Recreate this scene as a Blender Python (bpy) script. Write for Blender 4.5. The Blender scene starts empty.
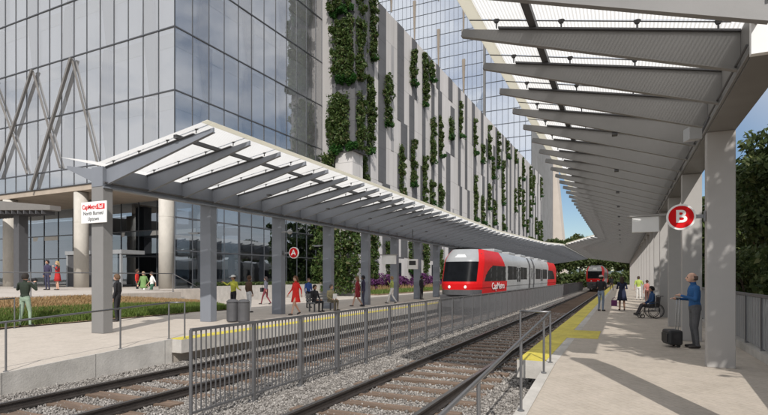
import bpy, bmesh, math, random
import numpy as np
from mathutils import Vector, Matrix
R = math.radians
random.seed(7); rng = np.random.default_rng(7)
sc = bpy.context.scene
COL = sc.collection

# ------------------------------------------------------------------ helpers
def link(o, parent=None):
    COL.objects.link(o)
    if parent is not None: o.parent = parent
    return o
def tag(o, label=None, cat=None, group=None, kind=None):
    if label: o['label'] = label
    if cat: o['category'] = cat
    if group: o['group'] = group
    if kind: o['kind'] = kind
    return o
def empty(name, loc=(0,0,0), rz=0, label=None, cat=None, group=None):
    o = bpy.data.objects.new(name, None); o.empty_display_size = .2
    o.location = loc; o.rotation_euler = (0,0,rz)
    link(o); return tag(o, label, cat, group)
def kids(o): return [c for c in list(COL.objects) if c.parent == o]
def copy_tree(o, parent=None):
    c = o.copy(); link(c, parent)
    for ch in kids(o): copy_tree(ch, c)
    return c

class MB:
    """collects simple solids, builds ONE mesh object"""
    def __init__(s): s.v=[]; s.f=[]; s.m=[]
    def add(s, vs, fs, mi=0):
        b=len(s.v); s.v += [tuple(v) for v in vs]
        s.f += [tuple(b+i for i in f) for f in fs]; s.m += [mi]*len(fs)
    def box(s, x0,x1,y0,y1,z0,z1, mi=0):
        s.add([(x0,y0,z0),(x1,y0,z0),(x1,y1,z0),(x0,y1,z0),(x0,y0,z1),(x1,y0,z1),(x1,y1,z1),(x0,y1,z1)],
              [(0,3,2,1),(4,5,6,7),(0,1,5,4),(1,2,6,5),(2,3,7,6),(3,0,4,7)], mi)
    def hexa(s, p, mi=0):   # 8 points bottom 4 (ccw) top 4
        s.add(p, [(0,3,2,1),(4,5,6,7),(0,1,5,4),(1,2,6,5),(2,3,7,6),(3,0,4,7)], mi)
    def quad(s, a,b,c,d, mi=0): s.add([a,b,c,d],[(0,1,2,3)],mi)
    def prism(s, poly, z0, z1, mi=0):   # poly in xy ccw
        n=len(poly)
        s.add([(x,y,z0) for x,y in poly]+[(x,y,z1) for x,y in poly],
              [tuple(range(n-1,-1,-1)),tuple(range(n,2*n))]+[(i,(i+1)%n,n+(i+1)%n,n+i) for i in range(n)], mi)
    def tube(s, a, b, r0, r1=None, n=8, mi=0, cap=True):
        r1 = r0 if r1 is None else r1
        a=Vector(a); b=Vector(b); d=(b-a)
        if d.length<1e-6: return
        d.normalize(); u=d.orthogonal().normalized(); w=d.cross(u)
        vs=[]
        for p,r in ((a,r0),(b,r1)):
            for i in range(n):
                t=2*math.pi*i/n; vs.append(p+u*math.cos(t)*r+w*math.sin(t)*r)
        fs=[(i,(i+1)%n,n+(i+1)%n,n+i) for i in range(n)]
        if cap: fs += [tuple(range(n-1,-1,-1)), tuple(range(n,2*n))]
        s.add(vs,fs,mi)
    def bar(s, a, b, w, h, mi=0):     # rectangular bar, w horizontal, h vertical-ish
        a=Vector(a); b=Vector(b); d=(b-a).normalized()
        up=Vector((0,0,1))
        if abs(d.z)>.99: up=Vector((0,1,0))
        x=d.cross(up).normalized()*w/2; z=x.cross(d).normalized()*h/2
        s.hexa([a-x-z,a+x-z,b+x-z,b-x-z,a-x+z,a+x+z,b+x+z,b-x+z],mi)
    def ball(s, c, r, n=8, mi=0, sc_=(1,1,1)):
        c=Vector(c); vs=[]; fs=[]; m=n//2+1
        for j in range(1,m):
            ph=math.pi*j/m
            for i in range(n):
                t=2*math.pi*i/n
                vs.append((c.x+r*sc_[0]*math.sin(ph)*math.cos(t), c.y+r*sc_[1]*math.sin(ph)*math.sin(t), c.z+r*sc_[2]*math.cos(ph)))
        for j in range(m-2):
            for i in range(n): fs.append((j*n+i,(j+1)*n+i,(j+1)*n+(i+1)%n,j*n+(i+1)%n))
        t=len(vs); vs += [(c.x,c.y,c.z+r*sc_[2]),(c.x,c.y,c.z-r*sc_[2])]
        for i in range(n):
            fs.append((t,i,(i+1)%n)); fs.append((t+1,(m-2)*n+(i+1)%n,(m-2)*n+i))
        s.add(vs,fs,mi)
    def lathe(s, prof, n=16, c=(0,0,0), mi=0, sx=1, sy=1):
        vs=[]; fs=[]
        for r,z in prof:
            for i in range(n):
                t=2*math.pi*i/n; vs.append((c[0]+r*sx*math.cos(t),c[1]+r*sy*math.sin(t),c[2]+z))
        for j in range(len(prof)-1):
            for i in range(n): fs.append((j*n+i,j*n+(i+1)%n,(j+1)*n+(i+1)%n,(j+1)*n+i))
        fs.append(tuple(range(n-1,-1,-1))); k=(len(prof)-1)*n; fs.append(tuple(range(k,k+n)))
        s.add(vs,fs,mi)
    def torus(s, c, R_, r, axis='x', n=24, m=6, mi=0):
        vs=[];fs=[]
        for i in range(n):
            t=2*math.pi*i/n
            for j in range(m):
                p=2*math.pi*j/m; q=R_+r*math.cos(p); h=r*math.sin(p)
                if axis=='x': vs.append((c[0]+h,c[1]+q*math.cos(t),c[2]+q*math.sin(t)))
                elif axis=='y': vs.append((c[0]+q*math.cos(t),c[1]+h,c[2]+q*math.sin(t)))
                else: vs.append((c[0]+q*math.cos(t),c[1]+q*math.sin(t),c[2]+h))
        for i in range(n):
            for j in range(m):
                fs.append((i*m+j,((i+1)%n)*m+j,((i+1)%n)*m+(j+1)%m,i*m+(j+1)%m))
        s.add(vs,fs,mi)
    def mesh(s, name, mats, smooth=False, fix=True):
        me=bpy.data.meshes.new(name); me.from_pydata(s.v,[],s.f)
        if not isinstance(mats,(list,tuple)): mats=[mats]
        for m in mats: me.materials.append(m)
        if len(mats)>1: me.polygons.foreach_set('material_index', s.m)
        if fix:
            bm=bmesh.new(); bm.from_mesh(me); bmesh.ops.recalc_face_normals(bm,faces=bm.faces); bm.to_mesh(me); bm.free()
        if smooth: me.polygons.foreach_set('use_smooth',[True]*len(me.polygons))
        me.update(); return me
    def build(s, name, mats, parent=None, smooth=False, loc=None, bevel=0, fix=True):
        o=bpy.data.objects.new(name, s.mesh(name,mats,smooth,fix))
        link(o,parent)
        if loc: o.location=loc
        if bevel:
            b=o.modifiers.new('b','BEVEL'); b.width=bevel; b.segments=2; b.limit_method='ANGLE'
        return o
def inst(name, me, parent=None, loc=(0,0,0), rz=0, scale=(1,1,1)):
    o=bpy.data.objects.new(name, me); link(o,parent); o.location=loc; o.rotation_euler=(0,0,rz); o.scale=scale; return o

# ------------------------------------------------------------------ materials
def lin(c): return tuple((x/12.92 if x<=.04045 else ((x+.055)/1.055)**2.4) for x in c)
MATS={}
def mat(name, col, rough=.6, metal=0, var=.12, scale=3.0, bump=0, bscale=40, spec=.5, dirt=0, coord='Object', stretch=None, coat=0, detail=4):
    m=bpy.data.materials.new(name); m.use_nodes=True; nt=m.node_tree; n=nt.nodes; l=nt.links
    b=n['Principled BSDF']; b.inputs['Roughness'].default_value=rough; b.inputs['Metallic'].default_value=metal
    b.inputs['Specular IOR Level'].default_value=spec
    if coat: b.inputs['Coat Weight'].default_value=coat; b.inputs['Coat Roughness'].default_value=.08
    tc=n.new('ShaderNodeTexCoord'); mp=n.new('ShaderNodeMapping')
    l.new(tc.outputs[coord],mp.inputs[0])
    if stretch: mp.inputs['Scale'].default_value=stretch
    if var>0:
        nz=n.new('ShaderNodeTexNoise'); nz.inputs['Scale'].default_value=scale; nz.inputs['Detail'].default_value=detail; nz.inputs['Roughness'].default_value=.6
        l.new(mp.outputs[0],nz.inputs[0])
        r=n.new('ShaderNodeValToRGB'); r.color_ramp.elements[0].position=.3; r.color_ramp.elements[1].position=.7
        r.color_ramp.elements[0].color=(*[c*(1-var) for c in col],1); r.color_ramp.elements[1].color=(*[min(1,c*(1+var)) for c in col],1)
        l.new(nz.outputs[0],r.inputs[0]); out=r.outputs[0]
        if dirt:
            n2=n.new('ShaderNodeTexNoise'); n2.inputs['Scale'].default_value=scale*.13; n2.inputs['Detail'].default_value=6; n2.inputs['Roughness'].default_value=.7
            l.new(mp.outputs[0],n2.inputs[0])
            r2=n.new('ShaderNodeValToRGB'); r2.color_ramp.elements[0].position=.42; r2.color_ramp.elements[1].position=.68
            r2.color_ramp.elements[0].color=(1,1,1,1); r2.color_ramp.elements[1].color=(1-dirt,1-dirt*1.02,1-dirt*1.1,1)
            mx=n.new('ShaderNodeMix'); mx.data_type='RGBA'; mx.blend_type='MULTIPLY'; mx.inputs[0].default_value=1
            l.new(n2.outputs[0],r2.inputs[0]); l.new(out,mx.inputs[6]); l.new(r2.outputs[0],mx.inputs[7]); out=mx.outputs[2]
        l.new(out,b.inputs['Base Color'])
    else: b.inputs['Base Color'].default_value=(*col,1)
    if bump:
        nb=n.new('ShaderNodeTexNoise'); nb.inputs['Scale'].default_value=bscale; nb.inputs['Detail'].default_value=5
        l.new(mp.outputs[0],nb.inputs[0])
        bp_=n.new('ShaderNodeBump'); bp_.inputs['Strength'].default_value=bump; bp_.inputs['Distance'].default_value=.02
        l.new(nb.outputs[0],bp_.inputs['Height']); l.new(bp_.outputs[0],b.inputs['Normal'])
    MATS[name]=m; return m
def grid_overlay(m, sx, sy, width=.012, dark=.55, axes=('X','Y'), ang=0, off=(0,0)):
    """multiply thin joint lines into a concrete / panel material (real joints)"""
    nt=m.node_tree; n=nt.nodes; l=nt.links; b=n['Principled BSDF']
    src=b.inputs['Base Color'].links[0].from_socket
    tc=n.new('ShaderNodeTexCoord'); sep=n.new('ShaderNodeSeparateXYZ'); l.new(tc.outputs['Object'],sep.inputs[0])
    fac=None
    for ax,s,o in zip(axes,(sx,sy),off):
        if not s: continue
        a=n.new('ShaderNodeMath'); a.operation='ADD'; a.inputs[1].default_value=1000*s+o; l.new(sep.outputs[ax],a.inputs[0])
        md=n.new('ShaderNodeMath'); md.operation='MODULO'; md.inputs[1].default_value=s; l.new(a.outputs[0],md.inputs[0])
        lt=n.new('ShaderNodeMath'); lt.operation='LESS_THAN'; lt.inputs[1].default_value=width; l.new(md.outputs[0],lt.inputs[0])
        if fac is None: fac=lt.outputs[0]
        else:
            mxx=n.new('ShaderNodeMath'); mxx.operation='MAXIMUM'; l.new(fac,mxx.inputs[0]); l.new(lt.outputs[0],mxx.inputs[1]); fac=mxx.outputs[0]
    mx=n.new('ShaderNodeMix'); mx.data_type='RGBA'; mx.blend_type='MULTIPLY'
    l.new(fac,mx.inputs[0]); l.new(src,mx.inputs[6]); mx.inputs[7].default_value=(dark,dark,dark,1)
    l.new(mx.outputs[2],b.inputs['Base Color']); return m

concrete = grid_overlay(mat('platform_concrete',(.50,.445,.385),.85,var=.08,scale=14,bump=.25,bscale=70,dirt=.12,detail=9),1.5,1.5,.010,.74)
def pavers():
    m=mat('platform_pavers',(.455,.40,.34),.85,var=.07,scale=16,bump=.2,bscale=70,dirt=.14,detail=9)
    nt=m.node_tree; n=nt.nodes; l=nt.links; b=n['Principled BSDF']; src=b.inputs['Base Color'].links[0].from_socket
    tc=n.new('ShaderNodeTexCoord'); mp=n.new('ShaderNodeMapping'); mp.inputs['Rotation'].default_value=(0,0,R(45)); l.new(tc.outputs['Object'],mp.inputs[0])
    bk=n.new('ShaderNodeTexBrick'); bk.inputs['Scale'].default_value=1; bk.inputs['Brick Width'].default_value=.20; bk.inputs['Row Height'].default_value=.10; bk.inputs['Mortar Size'].default_value=.005
    bk.inputs['Color1'].default_value=(.96,.96,.96,1); bk.inputs['Color2'].default_value=(1.03,1.03,1.02,1); bk.inputs['Mortar'].default_value=(.86,.85,.84,1); l.new(mp.outputs[0],bk.inputs[0])
    mx=n.new('ShaderNodeMix'); mx.data_type='RGBA'; mx.blend_type='MULTIPLY'; mx.inputs[0].default_value=1; l.new(src,mx.inputs[6]); l.new(bk.outputs[0],mx.inputs[7]); l.new(mx.outputs[2],b.inputs['Base Color']); return m
paverm=pavers()
concrete2= mat('kerb_concrete',(.50,.475,.44),.85,var=.12,scale=3,bump=.3,bscale=30,dirt=.25)
wallconc = grid_overlay(mat('wall_concrete',(.47,.45,.42),.85,var=.14,scale=2.2,bump=.3,bscale=25,dirt=.3),0,2.0,.02,.5)
plazac   = grid_overlay(mat('plaza_concrete',(.50,.45,.40),.85,var=.1,scale=4,bump=.1,dirt=.2),2.4,2.4,.02,.7)
colconc  = mat('column_concrete',(.52,.49,.44),.8,var=.12,scale=2.5,bump=.2,bscale=12,dirt=.2,stretch=(1,1,.35))
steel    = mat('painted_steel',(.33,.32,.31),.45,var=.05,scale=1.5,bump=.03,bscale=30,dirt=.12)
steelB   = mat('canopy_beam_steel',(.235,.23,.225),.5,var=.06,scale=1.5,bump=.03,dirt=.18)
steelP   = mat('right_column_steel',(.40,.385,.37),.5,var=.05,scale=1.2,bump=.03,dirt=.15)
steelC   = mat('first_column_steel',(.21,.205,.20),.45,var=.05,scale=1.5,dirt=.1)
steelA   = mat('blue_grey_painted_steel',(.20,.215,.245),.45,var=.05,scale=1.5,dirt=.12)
steelD   = mat('dark_steel',(.075,.075,.08),.5,var=.08)
railing  = mat('railing_steel',(.20,.20,.205),.35,metal=.6,var=.06,scale=5)
fencem   = mat('fence_steel',(.15,.15,.155),.45,metal=.4,var=.06,scale=5)
yellow   = mat('tactile_yellow',(.62,.52,.075),.7,var=.14,scale=6,bump=.3,bscale=90,dirt=.25)
railm    = mat('rail_rust',(.055,.047,.043),.55,metal=.3,var=.2,scale=6,bump=.2,bscale=30)
railtop  = mat('rail_head',(.20,.19,.185),.32,metal=.8,var=.15,scale=4,stretch=(1,.1,1))
tie      = mat('timber_sleeper',(.18,.125,.09),.85,var=.35,scale=3,bump=.5,bscale=18,stretch=(.5,4,4),dirt=.35)
winM     = mat('dark_vehicle_window',(.008,.009,.011),.35,var=.5,scale=.8,spec=.04)
black    = mat('black_plastic',(.02,.02,.022),.5,var=.1)
rubber   = mat('rubber',(.02,.02,.02),.8,var=.1)
white    = mat('white_paint',(.8,.8,.79),.5,var=.03)
red      = mat('red_paint',(.58,.010,.012),.45,var=.05,coat=0,spec=.15,dirt=.12)
signred  = mat('sign_red',(.62,.006,.010),.6,var=.02,spec=.15)
silver   = mat('silver_paint',(.40,.41,.42),.4,var=.05,scale=1,coat=.1,dirt=.2)
greyp    = mat('grey_paint',(.30,.31,.32),.4,var=.06)
darkp    = mat('dark_grey_paint',(.07,.07,.075),.6,var=.15)
darkpan  = grid_overlay(mat('dark_cladding',(.10,.10,.105),.7,var=.1,scale=.6,dirt=.15),0,2.0,.04,.6,axes=('Y','Z'))
midpan   = grid_overlay(mat('mid_grey_cladding',(.33,.325,.33),.75,var=.07,scale=.3,dirt=.15),0,4.09,.06,.72,axes=('Y','Z'))
lightpan = grid_overlay(mat('light_cladding',(.57,.55,.54),.75,var=.10,scale=.5,dirt=.22,stretch=(1,1,.15)),1.5,4.09,.05,.62,axes=('Y','Z'))
stonew   = grid_overlay(mat('stone_cladding',(.24,.24,.24),.8,var=.12,scale=.4,dirt=.2),2.0,4.09,.05,.7,axes=('Y','Z'))
tanstone = mat('tan_stone',(.58,.52,.46),.8,var=.06,scale=.2,dirt=.12)
interior = mat('interior_wall',(.50,.51,.53),.8,var=.15,scale=.3)
blindm   = mat('roller_blind',(.84,.84,.85),.8,var=.12,scale=.35)
ceilm    = mat('interior_slab',(.72,.70,.66),.8,var=.04)
tancol   = mat('slanted_column',(.24,.20,.16),.8,var=.08,scale=.6)
soffit   = mat('timber_soffit',(.42,.35,.28),.7,var=.12,scale=1)
lobby    = mat('lobby_dark',(.17,.165,.16),.6,var=.25,scale=.4)
mullion  = mat('mullion',(.09,.095,.105),.4,metal=.3,var=.05)
bark     = mat('bark',(.10,.075,.055),.9,var=.3,scale=6,bump=.6,bscale=12)
soil     = mat('soil',(.20,.14,.09),.95,var=.3,scale=4,bump=.5,bscale=20)
asphalt  = mat('far_ground',(.12,.115,.09),.9,var=.3,scale=.08)
wheelm   = mat('chrome',(.5,.5,.5),.2,metal=1,var=.02)

def glass_mat(name, refl=.5, tint=(.55,.6,.65), gcol=(.85,.92,1), rough=.02, body=None, bodyf=0):
    m=bpy.data.materials.new(name); m.use_nodes=True; nt=m.node_tree; n=nt.nodes; l=nt.links
    n.remove(n['Principled BSDF']); out=n['Material Output']
    t=n.new('ShaderNodeBsdfTransparent'); t.inputs[0].default_value=(*tint,1)
    g=n.new('ShaderNodeBsdfGlossy'); g.inputs['Color'].default_value=(*gcol,1); g.inputs['Roughness'].default_value=rough
    nz=n.new('ShaderNodeTexNoise'); nz.inputs['Scale'].default_value=.5; tc=n.new('ShaderNodeTexCoord'); l.new(tc.outputs['Object'],nz.inputs[0])
    bu=n.new('ShaderNodeBump'); bu.inputs['Strength'].default_value=.25; bu.inputs['Distance'].default_value=.02; l.new(nz.outputs[0],bu.inputs['Height']); l.new(bu.outputs[0],g.inputs['Normal'])
    fr=n.new('ShaderNodeFresnel'); fr.inputs[0].default_value=1.5
    ma=n.new('ShaderNodeMath'); ma.operation='ADD'; ma.use_clamp=True; ma.inputs[1].default_value=refl; l.new(fr.outputs[0],ma.inputs[0])
    mx=n.new('ShaderNodeMixShader'); l.new(ma.outputs[0],mx.inputs[0]); l.new(g.outputs[0],mx.inputs[2])
    src=t.outputs[0]
    if bodyf:
        d=n.new('ShaderNodeBsdfDiffuse'); d.inputs[0].default_value=(*body,1)
        m2=n.new('ShaderNodeMixShader'); m2.inputs[0].default_value=bodyf; l.new(t.outputs[0],m2.inputs[1]); l.new(d.outputs[0],m2.inputs[2]); src=m2.outputs[0]
    l.new(src,mx.inputs[1]); l.new(mx.outputs[0],out.inputs[0]); MATS[name]=m; return m
glassU = glass_mat('office_glass',.36,(.95,.96,.97),gcol=(1,1,1),body=(.84,.86,.90),bodyf=.14)
glassL = glass_mat('lobby_glass',.22,(.40,.45,.50))
glassT = glass_mat('tower_glass',.45,(.5,.55,.6),body=(.72,.74,.78),bodyf=.6)
glassV = glass_mat('vehicle_glass',-.036,(.10,.11,.12),rough=.06,body=(.012,.012,.014),bodyf=.75)

def deck_mat():
    m=bpy.data.materials.new('ribbed_translucent_deck'); m.use_nodes=True; nt=m.node_tree; n=nt.nodes; l=nt.links
    n.remove(n['Principled BSDF']); out=n['Material Output']
    tc=n.new('ShaderNodeTexCoord'); sep=n.new('ShaderNodeSeparateXYZ'); l.new(tc.outputs['Object'],sep.inputs[0])
    mu=n.new('ShaderNodeMath'); mu.operation='MULTIPLY'; mu.inputs[1].default_value=2*math.pi/.052; l.new(sep.outputs[0],mu.inputs[0])
    si=n.new('ShaderNodeMath'); si.operation='SINE'; l.new(mu.outputs[0],si.inputs[0])
    gt=n.new('ShaderNodeMath'); gt.operation='GREATER_THAN'; gt.inputs[1].default_value=.15; l.new(si.outputs[0],gt.inputs[0])
    nz=n.new('ShaderNodeTexNoise'); nz.inputs['Scale'].default_value=1.2; nz.inputs['Detail'].default_value=5; l.new(tc.outputs['Object'],nz.inputs[0])
    rp=n.new('ShaderNodeValToRGB'); rp.color_ramp.elements[0].color=(.88,.86,.82,1); rp.color_ramp.elements[1].color=(.95,.94,.91,1); rp.color_ramp.elements[0].position=.35; rp.color_ramp.elements[1].position=.65; l.new(nz.outputs[0],rp.inputs[0])
    rib=n.new('ShaderNodeMix'); rib.data_type='RGBA'; rib.inputs[7].default_value=(.62,.61,.59,1); l.new(gt.outputs[0],rib.inputs[0]); l.new(rp.outputs[0],rib.inputs[6])
    tr=n.new('ShaderNodeBsdfTranslucent'); l.new(rib.outputs[2],tr.inputs[0])
    df=n.new('ShaderNodeBsdfDiffuse'); l.new(rp.outputs[0],df.inputs[0])
    a=n.new('ShaderNodeMixShader'); a.inputs[0].default_value=.12; l.new(tr.outputs[0],a.inputs[1]); l.new(df.outputs[0],a.inputs[2])
    tp=n.new('ShaderNodeBsdfTransparent')
    f=n.new('ShaderNodeMath'); f.operation='MULTIPLY_ADD'; f.inputs[1].default_value=-.11; f.inputs[2].default_value=.14; l.new(gt.outputs[0],f.inputs[0])
    b=n.new('ShaderNodeMixShader'); l.new(f.outputs[0],b.inputs[0]); l.new(a.outputs[0],b.inputs[1]); l.new(tp.outputs[0],b.inputs[2])
    l.new(b.outputs[0],out.inputs[0]); MATS[m.name]=m; return m
deckm=deck_mat()
creamm=mat('cream_roof_edge',(.66,.62,.53),.6,var=.05)

def edge_mat():
    m=bpy.data.materials.new('roof_edge_strip'); m.use_nodes=True; n=m.node_tree.nodes; l=m.node_tree.links
    b=n['Principled BSDF']; b.inputs['Base Color'].default_value=(.80,.78,.71,1); t=n.new('ShaderNodeBsdfTranslucent'); t.inputs[0].default_value=(.92,.90,.82,1)
    mx=n.new('ShaderNodeMixShader'); mx.inputs[0].default_value=.65; l.new(b.outputs[0],mx.inputs[1]); l.new(t.outputs[0],mx.inputs[2]); l.new(mx.outputs[0],n['Material Output'].inputs[0]); return m
edgem=edge_mat()
def leafmat(name, c1, c2, c3=None):
    m=bpy.data.materials.new(name); m.use_nodes=True; nt=m.node_tree; n=nt.nodes; l=nt.links
    b=n['Principled BSDF']; b.inputs['Roughness'].default_value=.55; b.inputs['Specular IOR Level'].default_value=.3
    g=n.new('ShaderNodeNewGeometry'); r=n.new('ShaderNodeValToRGB')
    r.color_ramp.elements[0].color=(*c1,1); r.color_ramp.elements[1].color=(*c2,1)
    if c3:
        e=r.color_ramp.elements.new(.85); e.color=(*c2,1); r.color_ramp.elements[-1].color=(*c3,1)
    l.new(g.outputs['Random Per Island'],r.inputs[0]); l.new(r.outputs[0],b.inputs['Base Color'])
    t=n.new('ShaderNodeBsdfTranslucent'); l.new(r.outputs[0],t.inputs[0])
    mx=n.new('ShaderNodeMixShader'); mx.inputs[0].default_value=.3; l.new(b.outputs[0],mx.inputs[1]); l.new(t.outputs[0],mx.inputs[2]); l.new(mx.outputs[0],n['Material Output'].inputs[0])
    MATS[name]=m; return m
leafD=leafmat('dark_leaves',(.034,.058,.016),(.095,.125,.04),(.17,.18,.07))
leafG=leafmat('climber_leaves',(.026,.06,.013),(.10,.145,.04),(.14,.11,.06))
leafB=leafmat('fresh_box_leaves',(.015,.065,.012),(.04,.12,.02))
leafP=leafmat('purple_flowers',(.08,.025,.09),(.19,.06,.19),(.08,.10,.03))
grassG=leafmat('green_grass_blades',(.08,.13,.025),(.17,.23,.055))
grassO=leafmat('dry_grass_blades',(.36,.24,.12),(.46,.31,.16),(.17,.17,.07))
stonem=leafmat('ballast_stone',(.20,.185,.17),(.46,.43,.40),(.60,.57,.53))

def ballast_mat():
    m=mat('ballast',(.30,.28,.26),.95,var=.25,scale=9,bump=0)
    nt=m.node_tree; n=nt.nodes; l=nt.links; b=n['Principled BSDF']
    tc=n.new('ShaderNodeTexCoord'); v=n.new('ShaderNodeTexVoronoi'); v.inputs['Scale'].default_value=17; l.new(tc.outputs['Object'],v.inputs[0])
    r=n.new('ShaderNodeValToRGB'); r.color_ramp.elements[0].color=(.17,.155,.14,1); r.color_ramp.elements[1].color=(.47,.44,.40,1)
    sp=n.new('ShaderNodeSeparateColor'); l.new(v.outputs['Color'],sp.inputs[0]); l.new(sp.outputs[0],r.inputs[0])
    l.new(r.outputs[0],b.inputs['Base Color'])
    bu=n.new('ShaderNodeBump'); bu.inputs['Strength'].default_value=1; bu.inputs['Distance'].default_value=.035; bu.invert=True
    l.new(v.outputs['Distance'],bu.inputs['Height']); l.new(bu.outputs[0],b.inputs['Normal']); return m
ballast=ballast_mat()

# ------------------------------------------------------------------ fast numpy meshes
def np_mesh(name, verts, faces_n, idx, material, parent=None, smooth=False):
    me=bpy.data.meshes.new(name); nv=len(verts); nf=len(idx)//faces_n
    me.vertices.add(nv); me.vertices.foreach_set('co', verts.astype(np.float32).ravel())
    me.loops.add(len(idx)); me.loops.foreach_set('vertex_index', idx.astype(np.int32))
    me.polygons.add(nf); me.polygons.foreach_set('loop_start', np.arange(0,len(idx),faces_n,dtype=np.int32))
    me.materials.append(material); me.update(calc_edges=True); me.validate()
    return me
def leaf_mesh(name, pts, size, material, up_bias=.3, aspect=1.9):
    """pts Nx3; one bent leaf-shaped quad each"""
    N=len(pts); d=rng.normal(size=(N,3)); d[:,2]=np.abs(d[:,2])*(1+up_bias)-up_bias*.5; d/=np.linalg.norm(d,axis=1)[:,None]
    a=rng.normal(size=(N,3)); a-=d*(a*d).sum(1)[:,None]; a/=np.linalg.norm(a,axis=1)[:,None]; b=np.cross(d,a)
    s=(size*rng.uniform(.6,1.35,N))[:,None]
    v=np.stack([pts-a*s*aspect/2, pts+b*s*.42+d*s*.12, pts+a*s*aspect/2, pts-b*s*.42+d*s*.12],1).reshape(-1,3)
    return np_mesh(name,v,4,np.arange(4*N),material)
def crown_pts(center, rad, nclump, nleaf, clump_r=.32, seed=0, shell=.35):
    g=np.random.default_rng(seed); c=[]
    d=g.normal(size=(nclump,3)); d/=np.linalg.norm(d,axis=1)[:,None]
    r=g.uniform(shell,1,nclump)**.6
    cc=d*r[:,None]*np.array(rad)*.82
    per=max(1,nleaf//nclump); out=[]
    for k in range(nclump):
        q=g.normal(size=(per,3)); q/=np.linalg.norm(q,axis=1)[:,None]
        q*= (g.uniform(.25,1,per)**.5)[:,None]*clump_r*min(rad)*g.uniform(.7,1.5)
        q[:,2]*=.7
        out.append(cc[k]+q)
    return np.concatenate(out)+np.array(center), cc+np.array(center)
def tree(x,y,z,h,rad,trunk_h,label,nclump=40,nleaf=7000,leaf=.16,seed=0,m=None,group=None,name='tree',cat='tree',cl=.32,trunk_r=.16):
    root=empty(name,(x,y,z),0,label,cat,group)
    cz=h-rad[2]; pts,cc=crown_pts((0,0,cz),rad,nclump,nleaf,cl,seed)
    o=inst('crown',leaf_mesh('crown',pts,leaf,m or leafD),root)
    t=MB(); g=random.Random(seed)
    p=Vector((0,0,-.2)); top=Vector((g.uniform(-.2,.2),g.uniform(-.2,.2),cz+.1*rad[2]))
    mid=Vector((g.uniform(-.15,.15),g.uniform(-.15,.15),trunk_h))
    t.tube(p,mid,trunk_r,trunk_r*.75,9); t.tube(mid,top,trunk_r*.75,trunk_r*.3,8)
    for k in range(0,len(cc),max(1,len(cc)//16)):
        s=mid.lerp(top,g.uniform(0,.8)); e=Vector(cc[k]); q=s.lerp(e,.5)+Vector((0,0,-.12*(e-s).length))
        t.tube(s,q,trunk_r*.35,trunk_r*.22,6); t.tube(q,e,trunk_r*.22,trunk_r*.06,5)
    t.build('trunk',bark,root,smooth=True)
    return root

# ================================================================== camera geometry facts
# camera at origin of x,y, 1.7 m above the platform (z=0); tracks run along +Y
TH=math.atan(238/512)
cs,sn=math.cos(TH),math.sin(TH)
cam=bpy.data.cameras.new('camera'); co=bpy.data.objects.new('camera',cam); link(co)
cam.lens=24; cam.sensor_width=36; cam.shift_y=(277-207.5)/768; cam.clip_end=5000; cam.clip_start=.05
co.location=(0,0,1.7); co.rotation_euler=(R(90),0,TH); sc.camera=co
def at(u,D,z):       # place a thing seen in direction u (of 768) at depth D
    r=(u-384)/512*D
    return (r*cs-D*sn, r*sn+D*cs, z)

BAL=-.65; RT=-.45      # ballast top, rail top
# ------------------------------------------------------------------ ground sheets
g=MB(); g.quad((-900,-400,-.80),(900,-400,-.80),(900,1500,-.80),(-900,1500,-.80)); tag(g.build('ground',asphalt),kind='structure')
g=MB(); g.quad((-11.15,-6,BAL),(-1.25,-6,BAL),(-1.25,240,BAL),(-11.15,240,BAL)); tag(g.build('ballast_bed',ballast),kind='structure')

g=MB(); N_=120; hs=[24+10*math.sin(i*.31)+6*math.sin(i*.83+1)+3*math.sin(i*2.1) for i in range(N_+1)]
for i in range(N_):
    a,b=-900+15*i,-900+15*(i+1)
    g.quad((a,900,-.9),(b,900,-.9),(b,960,hs[i+1]*.6),(a,960,hs[i]*.6)); g.quad((a,960,hs[i]*.6),(b,960,hs[i+1]*.6),(b,1080,hs[i+1]),(a,1080,hs[i])); g.quad((a,1080,hs[i]),(b,1080,hs[i+1]),(b,1300,-.9),(a,1300,-.9))
tag(g.build('hills',mat('wooded_hills',(.09,.12,.11),.9,var=.3,scale=.02)),kind='structure')
# platform B (right), full height from y=10.7, ramp before
YB=10.7; YA=10.25
zr=lambda y: -.058*(YB-y)
g=MB()
g.box(-1.19,2.55,YB,125,-.70,0)
g.hexa([(-1.19,-5,-1.6),(2.55,-5,-1.6),(2.55,YB,-.7),(-1.19,YB,-.7),(-1.19,-5,zr(-5)),(2.55,-5,zr(-5)),(2.55,YB,0),(-1.19,YB,0)])
tag(g.build('right_platform',paverm),kind='structure')
g=MB(); g.box(-1.96,-1.192,YB,125,-.36,0); tag(g.build('right_platform_edge',concrete2),kind='structure')
g=MB(); g.hexa([(-1.36,-5,zr(-5)-.6),(-1.192,-5,zr(-5)-.6),(-1.192,YB,-.7),(-1.36,YB,-.7),(-1.36,-5,zr(-5)+.012),(-1.192,-5,zr(-5)+.012),(-1.192,YB-.003,.012),(-1.36,YB-.003,.012)])
tag(g.build('ramp_kerb',concrete2),kind='structure')
# yellow warning strips
g=MB(); g.box(-1.955,-1.40,YB+.02,125,.0,.006); g.box(-1.40,-.60,15.2,17.4,.0,.006)
tag(g.build('right_warning_strip',yellow),kind='structure')
g=MB(); g.box(-11.35,-10.815,YA+.02,125,.0,.006); tag(g.build('left_warning_strip',yellow),kind='structure')
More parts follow.
